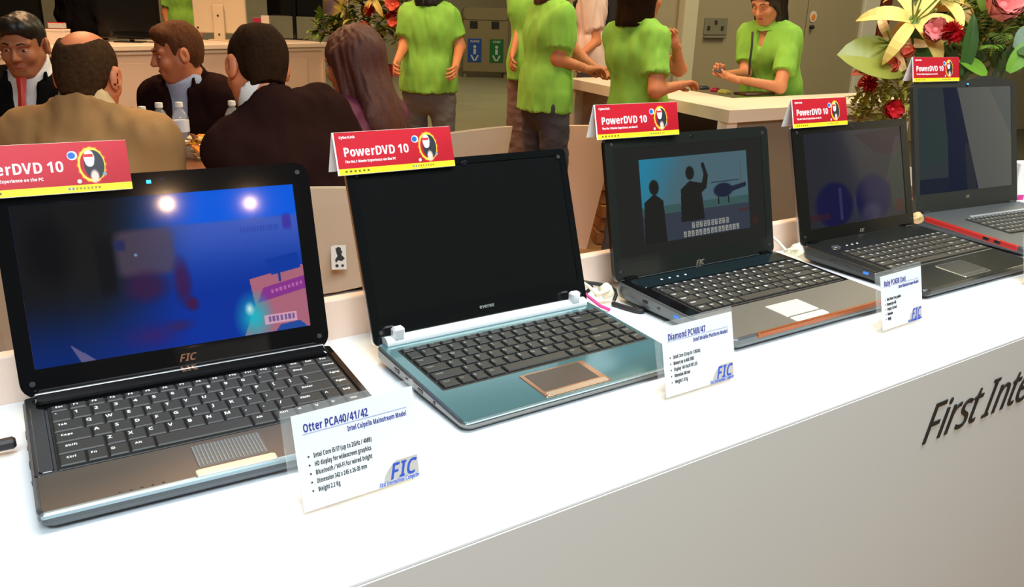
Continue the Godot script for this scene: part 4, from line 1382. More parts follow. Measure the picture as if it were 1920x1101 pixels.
func build_counter() -> void:
	var o := thing("display_counter", "long white exhibition counter carrying the row of laptops, grey front with black lettering", "counter", V(2.0, 0, 0.78))
	var fx := Vector3(-2.0, 0, 0.78)
	obj("counter_top", boxm(Vector3(9.0, 0.004, 0.5), 0.0008, Vector3(-0.5, TOP - 0.002, 0.78 - 0.793)), M.counter_white, o)
	obj("counter_core", boxm(Vector3(9.0, 0.03, 0.45), 0.0, Vector3(-0.5, TOP - 0.02, 0.78 - 0.8)), M.counter_grey2, o)
	obj("upstand", boxm(Vector3(9.0, 0.1, 0.02), 0.002, Vector3(-0.5, TOP + 0.0075, 0.78 - 1.053)), M.counter_back, o)
	obj("front_panel", boxm(Vector3(9.0, 0.905, 0.03), 0.002, Vector3(-0.5, 0.5145, 0.78 - 0.5575)), M.counter_grey, o)
	obj("plinth", boxm(Vector3(8.9, 0.06, 0.4), 0.002, Vector3(-0.5, 0.03, 0.78 - 0.79)), M.counter_grey2, o)
	obj("back_panel", boxm(Vector3(9.0, 0.9, 0.02), 0.002, Vector3(-0.5, 0.5, 0.78 - 1.02)), M.counter_back, o)
	var tm := text_mesh("First International Computer", 0.0795, 0.0015, false)
	var tw: float = tm.get_aabb().size.x
	var k := 0.93
	obj("lettering", tm, M.sign_black, o, Transform3D(Basis(Vector3(k, 0, 0), Vector3(0.29, 1, 0), Vector3(0, 0, 1)), fx + Vector3(1.098 + tw * 0.5 * k, 0.8795, -0.5415)))


func build_cards() -> void:
	var l1 := {"x": 0.0288, "d": 0.7429, "yaw": 0.0608, "dep": 0.2253, "lid": 0.2334, "ang": 0.2592, "tb": 0.036}
	var l2 := {"x": 0.4391, "d": 0.71, "yaw": 0.0011, "dep": 0.2239, "lid": 0.2355, "ang": 0.3316, "tb": 0.028}
	var l3 := {"x": 0.8813, "d": 0.7187, "yaw": 0.0084, "dep": 0.2532, "lid": 0.2321, "ang": 0.2325, "tb": 0.034}
	var l4 := {"x": 1.3463, "d": 0.7126, "yaw": 0.0175, "dep": 0.2587, "lid": 0.2269, "ang": 0.2757, "tb": 0.034}
	var l5 := {"x": 1.7841, "d": 0.7613, "yaw": 0.1009, "dep": 0.2558, "lid": 0.2914, "ang": 0.2396, "tb": 0.034}
	tent_card("red and yellow folded card on the lid of the laptop with the blue screen", l1, -0.031, 0.17, 0.0165)
	tent_card("red and yellow folded card on the lid of the switched-off teal laptop", l2, -0.013, 0.172, 0.011)
	tent_card("red and yellow folded card on the lid of the laptop playing a film", l3, -0.018, 0.172, 0.002, -0.03)
	tent_card("red and yellow folded card on the lid of the black laptop with dusky screen", l4, -0.001, 0.163, 0.003)
	tent_card("red and yellow folded card on the arched lid of the farthest laptop", l5, -0.006, 0.16, -0.003)
	card_holder("clear stand with a specification sheet at the right corner of the blue-screen laptop", 0.224, 0.652, 0.02, 0.136, 0.096, "Otter PCA40/41/42", "Intel Calpella Mainstream Model", ["Intel Core i5/i7 (up to 2GHz / 4MB)", "HD display for widescreen graphics", "Bluetooth / Wi-Fi for wired bright", "Dimension 342 x 245 x 26-35 mm", "Weight 2.2 Kg"])
	card_holder("clear stand with a specification sheet between the teal laptop and the film laptop", 0.684, 0.657, 0.0, 0.135, 0.0905, "Diamond PCM8/47", "Intel Mobile Platform Model", ["Intel Core i3 (up to 1.8GHz)", "Memory up to 4GB DDR3", "Display 14.0 inch HD LED", "Dimension 340 mm", "Weight 2.0 Kg"])
	card_holder("clear stand with a specification sheet in front of the black dusky-screen laptop", 1.13, 0.657, 0.03, 0.124, 0.087, "Ruby PCM38 (Ion)", "Intel Mainstream Model", ["Intel Atom / Ion graphics", "Memory up to 4GB", "Display 14.0 inch", "Dimension", "Weight"])
	card_holder("clear stand with a specification sheet before the farthest laptop, cut by the frame", 1.585, 0.665, 0.0, 0.124, 0.087, "Sapphire PCM", "Intel Mainstream Model", ["Memory up to 4GB"])
	var bx := thing("product_box", "white box with a yellow foot band at the right edge, beside the farthest laptop", "box", V(2.285, TOP, 1.0), -0.35)
	obj("box_body", boxm(Vector3(0.13, 0.12, 0.04), 0.002, Vector3(0, 0.06, 0)), M.card_white, bx)
	obj("foot_band", boxm(Vector3(0.1305, 0.018, 0.0405), 0.001, Vector3(0, 0.0095, 0)), mt("band_yellow", c8(226, 206, 40), 0.5), bx)
	obj("printed_spot", boxm(Vector3(0.02, 0.014, 0.041), 0.001, Vector3(-0.045, 0.034, 0)), M.wire_pink, bx)
	security_lock("cream security lock at the back left corner of the film laptop", V(0.862, TOP + 0.016, 0.962), 0.2, M.lock_cream)
	security_lock("cream security lock at the back left corner of the black dusky-screen laptop", V(1.325, TOP + 0.022, 0.955), -0.3, M.lock_cream)
	security_lock("tan security lock beside the red edge of the farthest laptop", V(1.772, TOP + 0.028, 0.985), 0.1, M.lock_tan)
	var cb := MB.new()
	var pts := []
	for k in 15:
		var t := k / 14.0
		pts.append(V(0.815 + 0.05 * t + 0.02 * sin(t * 9.0), TOP + 0.006 + 0.035 * sin(PI * t), 0.992 - 0.03 * t))
	cb.tube(pts, 0.0032, 0.0032, 7)
	tag(obj("cable", cb.mesh(), M.black_rubber), "black cable looped behind the gap before the film laptop", "cable")
	var cb2 := MB.new()
	cb2.tube([V(0.818, TOP + 0.03, 0.985), V(0.826, TOP + 0.018, 0.97), V(0.835, TOP + 0.007, 0.95), V(0.842, TOP + 0.004, 0.935)], 0.0026, 0.0026, 7)
	tag(obj("cable", cb2.mesh(), M.wire_pink), "short magenta wire beside the hinge of the teal laptop", "cable")
	var cb3 := MB.new()
	var pts3 := []
	for k in 12:
		var t := k / 11.0
		pts3.append(V(0.865 + 0.028 * t, TOP + 0.0045, 0.955 - 0.05 * sin(t * 2.6)))
	cb3.tube(pts3, 0.0042, 0.0042, 8)
	tag(obj("cable", cb3.mesh(), M.black_rubber), "thick black power lead lying against the film laptop's left side", "cable")
	var pl := thing("power_plug", "black power plug and lead at the left side of the blue-screen laptop", "plug", V(0.012, TOP, 0.912))
	obj("plug_body", boxm(Vector3(0.034, 0.011, 0.012), 0.003, Vector3(0, 0.014, 0)), M.black_rubber, pl)
	var cb4 := MB.new()
	cb4.tube([Vector3(-0.015, 0.014, 0), Vector3(-0.05, 0.012, 0.004), Vector3(-0.12, 0.004, 0.0), Vector3(-0.3, 0.004, -0.02)], 0.003, 0.003, 7)
	obj("lead", cb4.mesh(), M.black_rubber, pl)


# ---------------------------------------------------------------- the booth behind
func build_room() -> void:
	var fl := struct("floor", boxm(Vector3(25, 0.2, 25), 0.0, V(3.5, -0.106, 6.0)), M.floor_bed)
	for i in 11:
		for k in 11:
			# tiles of the hall floor, laid one by one where the photograph shows their joints
			var t := obj("tile", boxm(Vector3(0.893, 0.012, 0.893), 0.0015), M.tile_a if (i * 7 + k * 3) % 5 else M.tile_b, fl, Transform3D(Basis.IDENTITY, V(3.4 + i * 0.9, -0.0055, 7.86 + k * 0.9)))
			t.visible = true
	struct("floor_carpet", boxm(Vector3(13.0, 0.04, 12.4), 0.004, V(-1.3, 0.0105, 1.2)), M.carpet)
	struct("ceiling", boxm(Vector3(25, 0.2, 25), 0.0, V(3.5, 5.1, 6.0)), M.ceiling)
	struct("wall_back", boxm(Vector3(25, 5, 0.2), 0.0, V(3.5, 2.5, 17.2)), M.wall_pale)
	struct("wall_left", boxm(Vector3(0.2, 5, 25), 0.0, V(-9.0, 2.5, 6.0)), M.wall_pale)
	struct("wall_right", boxm(Vector3(0.2, 5, 25), 0.0, V(16.0, 2.5, 6.0)), M.wall_pale)
	struct("wall_front", boxm(Vector3(25, 5, 0.2), 0.0, V(3.5, 2.5, -6.0)), M.wall_dark)
	struct("wall_side", boxm(Vector3(11.4, 5, 0.3), 0.0, V(10.2, 2.5, 5.92)), M.wall_olive)
	struct("trim_1", boxm(Vector3(0.17, 3.2, 0.09), 0.006, V(5.84, 1.6, 5.74)), M.trim_pale)
	struct("trim_2", boxm(Vector3(0.26, 3.2, 0.09), 0.006, V(8.53, 1.6, 5.74)), M.trim_white)
	struct("trim_3", boxm(Vector3(0.16, 3.2, 0.12), 0.006, V(8.76, 1.6, 5.73)), M.trim_maroon)
	struct("trim_4", boxm(Vector3(2.9, 0.14, 0.09), 0.006, V(7.15, 2.5, 5.74)), M.trim_pale)
	var d1 := struct("door_1", boxm(Vector3(1.57, 2.4, 0.05), 0.004, V(6.715, 1.22, 5.755)), M.door_grey)
	var d2 := struct("door_2", boxm(Vector3(0.88, 2.4, 0.05), 0.004, V(7.955, 1.22, 5.755)), M.door_grey)
	obj("lock_plate", boxm(Vector3(0.3, 0.15, 0.012), 0.003, V(6.2, 1.28, 5.724)), M.door_plate, d1)
	for k in 3:
		obj("keyhole", boxm(Vector3(0.03, 0.035, 0.012), 0.003, V(6.1 + k * 0.09, 1.265 + 0.05 * (k % 2), 5.715)), M.rubber, d1)
	obj("pull_bar", boxm(Vector3(0.28, 0.02, 0.03), 0.004, V(6.19, 1.185, 5.71)), M.door_plate, d1)
	var st := MB.new()
	st.lathe([Vector2(0.055, 0), Vector2(0.055, 0.004)], 16, Transform3D(Basis(Vector3.RIGHT, PI / 2), V(7.6, 1.39, 5.728)))
	obj("sticker", st.mesh(), M.sticker_pale, d2)
	var st2 := MB.new()
	st2.lathe([Vector2(0.03, 0), Vector2(0.03, 0.004)], 14, Transform3D(Basis(Vector3.RIGHT, PI / 2), V(7.6, 1.385, 5.724)))
	obj("sticker", st2.mesh(), M.sticker_orange, d2)
	var kn := MB.new()
	kn.lathe([Vector2(0.018, 0), Vector2(0.022, 0.03), Vector2(0.012, 0.045)], 12, Transform3D(Basis(Vector3.RIGHT, PI / 2), V(7.58, 1.29, 5.728)))
	obj("door_knob", kn.mesh(), M.rubber, d2)
	# the stand opposite, which the glossy screens and decks mirror
	struct("wall_opposite", boxm(Vector3(8.6, 3.4, 0.12), 0.004, V(4.3, 1.7, -4.6)), M.wall_dark)
	tag(obj("white_partition", boxm(Vector3(3.4, 1.9, 0.06), 0.006, V(11.0, 2.45, -4.5)), M.panel_white), "large white partition board of the stand opposite, behind the visitor", "partition")


func lamp(label: String, pos: Vector3, size: Vector2, energy: float, col: Color, look: float) -> void:
	var o := thing("ceiling_light", label, "light", pos, 0.0, "ceiling light panels")
	obj("frame", boxm(Vector3(size.x + 0.06, 0.06, size.y + 0.06), 0.006, Vector3(0, 0.033, 0)), M.lamp_frame, o)
	obj("diffuser_light", boxm(Vector3(size.x, 0.012, size.y), 0.002, Vector3(0, -0.003, 0)), glow("lamp_glow_%d" % int(look * 10 + col.b * 1000), col, look), o)
	var a := AreaLight3D.new()
	a.name = "area_light"
	a.area_size = size
	a.light_energy = energy
	a.light_color = col
	a.area_range = 30.0
	a.shadow_enabled = true
	o.add_child(a)
	a.position = Vector3(0, -0.02, 0)
	a.rotation.x = -PI / 2


func spot_lamp(label: String, pos: Vector3, target: Vector3, energy: float, col: Color, cone: float) -> void:
	var o := thing("spot_light", label, "light", pos, 0.0, "spotlights on stems")
	var dir := (target - pos).normalized()
	var b := MB.new()
	var right := dir.cross(Vector3.UP).normalized()
	var xf := Transform3D(Basis(right, dir, right.cross(dir)), Vector3.ZERO)
	b.lathe([Vector2(0.03, -0.16), Vector2(0.04, -0.15), Vector2(0.042, 0.0), Vector2(0.045, 0.015), Vector2(0.037, 0.016), Vector2(0.035, 0.0)], 16, xf)
	obj("housing", b.mesh(), M.black_rubber, o)
	var f := MB.new()
	f.lathe([Vector2(0.034, 0.0), Vector2(0.034, 0.004)], 16, xf)
	obj("lens_light", f.mesh(), glow("spot_glow", c8(255, 240, 220), 3.0), o)
	var r := MB.new()
	r.tube([Vector3(0, 0.02, 0), Vector3(0, 4.98 - pos.y, 0)], 0.01, 0.01, 8)
	obj("stem", r.mesh(), M.black_rubber, o)
	var l := SpotLight3D.new()
	l.name = "spot"
	l.light_energy = energy
	l.light_color = col
	l.spot_angle = cone
	l.spot_range = 30.0
	l.spot_attenuation = 2.0
	l.light_size = 0.03
	l.shadow_enabled = true
	o.add_child(l)
	l.position = dir * 0.03
	l.basis = Basis(right, dir.cross(right) * -1.0, -dir).orthonormalized()


func chair(label: String, pos: Vector3, turn: float, sticker := false, top := 0.86, wide := 0.46) -> void:
	# local +z is the sitter's front
	var o := thing("conference_chair", label, "chair", pos, turn)
	var rows := []
	for k in 8:
		var t := k / 7.0
		var y := lerpf(top - 0.28, top, t)
		var row := PackedVector3Array()
		var hw := wide * 0.5 * (0.97 - 0.02 * t)
		for side in [1.0, -1.0]:
			for i in 9:
				var u: float = (i / 8.0 * 2.0 - 1.0) * side
				row.append(Vector3(u * hw, y + (-0.02 * (1.0 - u * u) if k == 0 else (0.012 * (1.0 - u * u) if k == 7 else 0.0)), -0.23 - 0.06 * t + 0.045 * u * u - (0.013 if side > 0 else -0.013) * (1.0 if absf(u) < 0.99 else 0.3)))
		rows.append(row)
	var b := MB.new()
	b.loft(rows)
	var bk := obj("backrest", b.mesh(), M.chair_beige, o)
	var lw := MB.new()
	lw.box(Transform3D(Basis.IDENTITY, Vector3(0, top - 0.355, -0.212)), Vector3(wide * 0.86, 0.11, 0.03), 0.01)
	obj("lower_shell", lw.mesh(), M.chair_grey, o)
	obj("seat", boxm(Vector3(wide, 0.06, 0.44), 0.02, Vector3(0, 0.42, 0.0)), M.chair_beige, o)
	for s in [-1.0, 1.0]:
		var up := MB.new()
		up.tube([Vector3(s * wide * 0.4, 0.4, -0.2), Vector3(s * wide * 0.4, top - 0.25, -0.215)], 0.011, 0.011, 8)
		obj("back_post", up.mesh(), M.chrome, o)
		for f in [-0.19, 0.19]:
			var lg := MB.new()
			lg.tube([Vector3(s * wide * 0.42, 0.4, f), Vector3(s * wide * 0.47, 0.0, f * 1.15)], 0.012, 0.011, 8)
			obj("leg", lg.mesh(), M.chrome, o)
	if sticker:
		var im := Image.create(48, 72, false, Image.FORMAT_RGB8)
		im.fill(Color(0.82, 0.8, 0.76))
		blob(im, 0.5, 0.17, 0.17, 0.1, Color(0.08, 0.08, 0.08), 0.1)
		poly(im, [[0.3, 0.12], [0.75, 0.25], [0.68, 0.4], [0.9, 0.55], [0.7, 0.66], [0.45, 0.62], [0.3, 0.72], [0.25, 0.6], [0.42, 0.45], [0.35, 0.3]], Color(0.08, 0.08, 0.08))
		blob(im, 0.35, 0.84, 0.12, 0.07, Color(0.1, 0.1, 0.1), 0.2)
		blob(im, 0.72, 0.84, 0.1, 0.06, Color(0.1, 0.1, 0.1), 0.2)
		var q := MB.new()
		q.face(Vector3(0.02, -0.033, 0), Vector3(-0.02, -0.033, 0), Vector3(-0.02, 0.033, 0), Vector3(0.02, 0.033, 0))
		obj("sticker", q.mesh(), mt("sticker_print", Color.WHITE, 0.6, 0.0, {"albedo_texture": ImageTexture.create_from_image(im)}), bk, Transform3D(Basis(Vector3.RIGHT, 0.21), Vector3(-0.125, top - 0.185, -0.2665)))


func bottle(label: String, pos: Vector3, s := 1.0) -> void:
	var o := thing("water_bottle", label, "bottle", pos, 0.0, "plastic water bottles on the round table")
	var b := MB.new()
	var pr := []
	for p in [[0.02, 0.0], [0.031, 0.004], [0.0325, 0.02], [0.031, 0.028], [0.0325, 0.036], [0.0325, 0.075], [0.031, 0.08], [0.0325, 0.086], [0.0325, 0.14], [0.03, 0.152], [0.02, 0.172], [0.0125, 0.18], [0.0125, 0.19]]:
		pr.append(Vector2(p[0], p[1]) * s)
	b.lathe(pr, 18)
	obj("body", b.mesh(), M.bottle_plastic, o)
	var l := MB.new()
	l.lathe([Vector2(0.0329, 0.09) * s, Vector2(0.0331, 0.091) * s, Vector2(0.0331, 0.134) * s, Vector2(0.0329, 0.135) * s], 18)
	obj("label_sleeve", l.mesh(), M.bottle_label, o)
	var c := MB.new()
	c.lathe([Vector2(0.0148, 0.187) * s, Vector2(0.0155, 0.189) * s, Vector2(0.015, 0.204) * s, Vector2(0.013, 0.206) * s], 16)
	obj("cap", c.mesh(), M.cap_white, o)


func build_seated() -> void:
	var vt := -0.61
	var suit := {"sit": true, "male": true, "top": "jacket"}
	person("seated man with black hair, black suit, white shirt and red tie, facing the visitor", Vector3.ZERO, vt + 0.05, suit.merged({"head_at": at(44, 84, 3.3), "hair": "short", "hair_mat": M.hair_black, "jacket": M.suit_black, "tie": M.tie_red, "shirt": M.white_cloth, "skin": M.skin_mid, "look": 0.08, "nod": 0.2, "lean": 0.12, "head": 0.96}))
	person("balding man in a tan tweed jacket seated with his back to the counter", Vector3.ZERO, vt + PI, suit.merged({"head_at": at(166, 142, 2.45), "hair": "bald", "hair_mat": M.hair_greybrown, "jacket": M.tweed, "shirt": M.shirt_sand, "skin": M.skin_ruddy, "nod": 0.2, "lean": 0.12, "wide": 1.06, "shoulders": 1.08, "open": false, "lapels": false, "neck": 0.118, "elbow_l": Vector3(0.26, 0.66, 0.05), "elbow_r": Vector3(-0.235, 0.66, 0.06)}))
	person("smiling brown-haired man in a dark open jacket, seated and looking to the left", Vector3.ZERO, vt - 0.25, suit.merged({"head_at": at(333, 98, 3.72), "hair": "parted", "hair_mat": M.hair_brown, "brow": M.hair_brown, "jacket": M.suit_brown, "shirt": M.shirt_blue, "skin": M.skin_ruddy, "look": -0.8, "nod": 0.2, "tilt": -0.06, "lean": 0.2, "side": -0.05}))
	person("dark-suited man seen from behind, head bent to the left, white shirt collar showing", Vector3.ZERO, vt - 2.5, suit.merged({"head_at": at(482, 126, 2.5), "hair": "thin", "hair_mat": M.hair_dark, "jacket": M.suit_brown2, "shirt": M.white_cloth, "skin": M.skin_ruddy, "nod": 0.32, "tilt": 0.1, "lean": 0.25, "side": 0.31, "wide": 0.93, "shoulders": 0.9, "look": 0.12, "elbow_l": Vector3(0.17, 0.7, 0.14), "elbow_r": Vector3(-0.26, 0.68, 0.02), "open": false, "lapels": false, "neck": 0.128}))
	person("long-haired woman in a purple blouse seated at the round table", Vector3.ZERO, vt - 2.0, {"head_at": at(662, 118, 3.1), "sit": true, "top": "blouse", "hair": "long", "hair_mat": M.hair_auburn, "shirt": M.purple, "nod": 0.2, "lean": 0.1, "wide": 1.1, "shoulders": 1.15})
	chair("beige chair beneath the dark-suited man seen from behind, a sticker on its back", Vector3(at(545, 400, 2.42).x, 0.03, at(545, 400, 2.42).z), vt - 2.9, true, 0.915, 0.5)
	chair("beige chair beneath the balding man in the tan jacket", Vector3(at(120, 400, 2.2).x, 0.03, at(120, 400, 2.2).z), vt + PI, true, 0.8, 0.5)
	chair("beige chair behind the woman in the purple blouse", Vector3(at(800, 260, 3.3).x, 0.03, at(800, 260, 3.3).z), vt - 2.3, false, 0.945, 0.46)
	# table
	var tc := at(366, 262, 3.14)
	var t := thing("round_table", "small round table with bottles and snacks between the seated people", "table", Vector3(tc.x, 0.03, tc.z))
	var top := MB.new()
	top.lathe([Vector2(0.32, 0.745), Vector2(0.36, 0.747), Vector2(0.362, 0.76), Vector2(0.358, 0.77)], 40)
	obj("table_top", top.mesh(), M.table_brown, t)
	var lg := MB.new()
	lg.lathe([Vector2(0.25, 0.0), Vector2(0.25, 0.012), Vector2(0.06, 0.03), Vector2(0.035, 0.06), Vector2(0.035, 0.735), Vector2(0.1, 0.747)], 24)
	obj("pedestal", lg.mesh(), M.chrome, t)
	var ty := 0.8
	var on := func(x: float, y: float) -> Vector3:
		var r := at(x, y, 1.0) - eye
		return eye + r * ((ty - eye.y) / r.y)
	bottle("water bottle standing free in front of the brown-haired man's shirt", on.call(344, 288), 1.0)
	bottle("water bottle half hidden by the tan jacket's shoulder", on.call(307, 290), 1.0)
	bottle("water bottle whose cap alone shows above the tan jacket", on.call(276, 298), 0.98)
	bottle("water bottle peeping out past the dark-suited man's shoulder", on.call(441, 283), 1.0)
	# snacks in a clear bowl
	var bc: Vector3 = on.call(374, 296)
	var bw := thing("snack_bowl", "clear bowl heaped with wrapped snacks on the round table", "bowl", bc)
	var bm := MB.new()
	bm.lathe([Vector2(0.05, 0.0), Vector2(0.055, 0.003), Vector2(0.085, 0.025), Vector2(0.1, 0.04), Vector2(0.098, 0.04), Vector2(0.082, 0.028), Vector2(0.05, 0.006)], 24)
	obj("bowl", bm.mesh(), M.acrylic, bw)
	rng.seed = 77
	var cols := [M.snack_yellow, M.snack_orange, M.snack_cream, M.snack_gold, M.snack_cream, M.snack_orange, M.snack_yellow, M.snack_brown]
	var words := ["yellow", "orange", "cream", "gold", "cream", "orange", "yellow", "brown"]
	for k in 24:
		var a := rng.randf() * TAU
		var rr := sqrt(rng.randf()) * (0.08 if k < 16 else 0.045)
		var m := MB.new()
		var bs := Basis.from_euler(Vector3(rng.randf_range(-0.6, 0.6), rng.randf() * TAU, rng.randf_range(-0.5, 0.5)))
		m.box(Transform3D(bs, Vector3.ZERO), Vector3(0.05, 0.016, 0.022), 0.005)
		m.box(Transform3D(bs, bs * Vector3(0.031, 0, 0)), Vector3(0.012, 0.003, 0.02), 0.0)
		m.box(Transform3D(bs, bs * Vector3(-0.031, 0, 0)), Vector3(0.012, 0.003, 0.02), 0.0)
		var s := obj("snack", m.mesh(), cols[k % 8], null, Transform3D(Basis.IDENTITY, bc + Vector3(cos(a) * rr, 0.022 + 0.0115 * int(k / 4.0) + 0.2 * maxf(0.0, rr - 0.04), sin(a) * rr)))
		tag(s, "%s wrapped snack in the heap in the clear bowl" % words[k % 8], "snack", "%s wrapped snacks in the clear bowl" % words[k % 8])


func build_staff() -> void:
	var vt := -0.61
	person("staff member in a green polo shirt and grey jeans, seen squarely from behind", Vector3.ZERO, vt + 3.0, {"head_at": at(806, -32, 5.5), "hair": "bob", "hem": 0.06, "lean": 0.0, "elbow_l_w": at(759, 84, 5.45), "wrist_l_w": at(744, 116, 5.25), "elbow_r_w": at(862, 88, 5.45), "wrist_r_w": at(854, 124, 5.2), "wide": 1.04, "trousers": M.jeans_grey, "stride": 0.05})
	person("side-on staff member in a green polo shirt resting a forearm on the white desk", Vector3.ZERO, vt + 2.05, {"head_at": at(1046, -44, 4.6), "hair": "bob", "hair_mat": M.hair_auburn, "hem": 0.085, "lean": 0.03, "elbow_r_w": at(1046, 112, 4.45), "wrist_r_w": at(1104, 130, 4.5), "elbow_l_w": at(1085, 105, 4.8), "wrist_l_w": at(1120, 130, 4.75), "hand_r": [at(1140, 130, 4.6) - at(1104, 130, 4.5), Vector3(0.2, -1, 0.2), 0.5], "trousers": M.jeans_dark})
	person("staff member in a green polo shirt with hanging arm, mostly hidden behind another", Vector3.ZERO, vt + 3.0, {"head_at": at(1012, -64, 5.6), "hair": "bob", "elbow_l_w": at(975, 52, 5.55), "wrist_l_w": at(963, 96, 5.45), "trousers": M.trousers_mauve, "sleeve": 0.5})
	person("dark-haired staff member in green polo with one hand raised to her chin", Vector3.ZERO, vt + 2.3, {"head_at": at(1202, -8, 4.25), "hair": "bob", "hair_mat": M.hair_dark, "hem": 0.14, "elbow_r_w": at(1230, 170, 4.05), "wrist_r_w": at(1274, 160, 4.12), "elbow_l_w": at(1274, 130, 4.42), "wrist_l_w": at(1267, 84, 4.3), "hand_l": [at(1246, 48, 4.26) - at(1267, 84, 4.3), Vector3(-0.5, 0.1, 1), 1.0], "hand_r": [at(1305, 152, 4.2) - at(1274, 160, 4.12), Vector3(0, -1, 0.3), 0.5], "lean": -0.15, "nod": 0.05, "look": -0.25, "trousers": M.jeans_dark, "wide": 0.95})
	person("staff member in green polo bending over the white desk with a small device", Vector3.ZERO, vt - 0.75, {"head_at": at(1440, 4, 5.2), "hair": "bob", "hair_mat": M.hair_black, "hem": 0.12, "nod": 0.42, "look": -0.1, "lean": 0.32, "elbow_l_w": at(1462, 164, 4.98), "wrist_l_w": at(1378, 148, 4.9), "elbow_r_w": at(1398, 138, 5.25), "wrist_r_w": at(1358, 140, 5.05), "lid": 1.0, "hand_l": [at(1345, 134, 4.92) - at(1378, 148, 4.9), Vector3(-0.3, 0.9, 0.2), 0.6], "hand_r": [at(1328, 122, 5.0) - at(1358, 140, 5.05), Vector3(0.6, -0.4, 0.5), 0.9], "wide": 1.15, "shoulders": 1.1, "trousers": M.jeans_dark, "skin": M.skin_light})
	tag(obj("handheld_device", boxm(Vector3(0.07, 0.012, 0.04), 0.004), M.device_grey, null, Transform3D(Basis.from_euler(Vector3(0.3, 0.4, 0.2)), at(1349, 131, 4.9))), "small grey device held by the staff member bending over the desk", "device")
	var ly := MB.new()
	ly.tube([at(1411, 60, 4.95), at(1410, 85, 4.9), at(1406, 115, 4.88), at(1405, 140, 4.9)], 0.006, 0.006, 6)
	tag(obj("lanyard", ly.mesh(), M.black_rubber), "black lanyard hanging down the front of the bending staff member", "lanyard")
	person("visitor in a pale pink shirt with a black rucksack, standing behind the white desk", Vector3.ZERO, vt - 1.9, {"head_at": at(1108, -58, 6.3), "hair": "bob", "shirt": M.pink_cloth, "elbow_l_w": at(1118, 78, 6.15), "wrist_l_w": at(1085, 106, 6.0), "trousers": M.jeans_dark})
	var bp := thing("rucksack", "black rucksack with a red panel on the pink-shirted visitor's back", "rucksack", at(1152, 52, 6.32), vt - 1.9)
	var rows := []
	for k in 9:
		var t := k / 8.0
		var hw := 0.15 * (0.75 + 0.25 * sin(PI * clampf(t, 0.1, 0.9)))
		var dp := 0.085 * (0.6 + 0.4 * sin(PI * t))
		var row := PackedVector3Array()
		for a in 16:
			var an := TAU * a / 16.0
			row.append(Vector3(cos(an) * hw, lerpf(-0.24, 0.2, t), sin(an) * dp))
		rows.append(row)
	var bm := MB.new()
	bm.loft(rows, true, true, true)
	obj("pack_body", bm.mesh(), M.black_cloth, bp)
	obj("pocket", boxm(Vector3(0.2, 0.17, 0.05), 0.02, Vector3(0, -0.1, -0.085)), M.black_cloth, bp)
	obj("red_panel", boxm(Vector3(0.21, 0.12, 0.1), 0.02, Vector3(0, 0.14, -0.03)), M.card_red, bp)
	for s in [-1.0, 1.0]:
		var sp := MB.new()
		sp.tube([Vector3(s * 0.1, 0.18, 0.06), Vector3(s * 0.1, 0.24, 0.14), Vector3(s * 0.11, 0.16, 0.27), Vector3(s * 0.13, 0.0, 0.28), Vector3(s * 0.17, -0.16, 0.14), Vector3(s * 0.13, -0.2, 0.04)], 0.014, 0.012, 7)
		obj("strap", sp.mesh(), M.black_cloth, bp)
	person("person in a black jacket standing behind the far demonstration counter", Vector3.ZERO, vt + 2.9, {"male": true, "top": "jacket", "head_at": at(146, -66, 8.7), "hair": "short", "jacket": M.suit_black, "open": false, "lapels": false, "trousers": M.black_cloth, "wide": 1.1})
	person("person in a green shirt standing between the monitors of the far counter", Vector3.ZERO, vt + 0.4, {"head_at": at(336, -58, 9.7), "hair": "short", "trousers": M.jeans_dark})


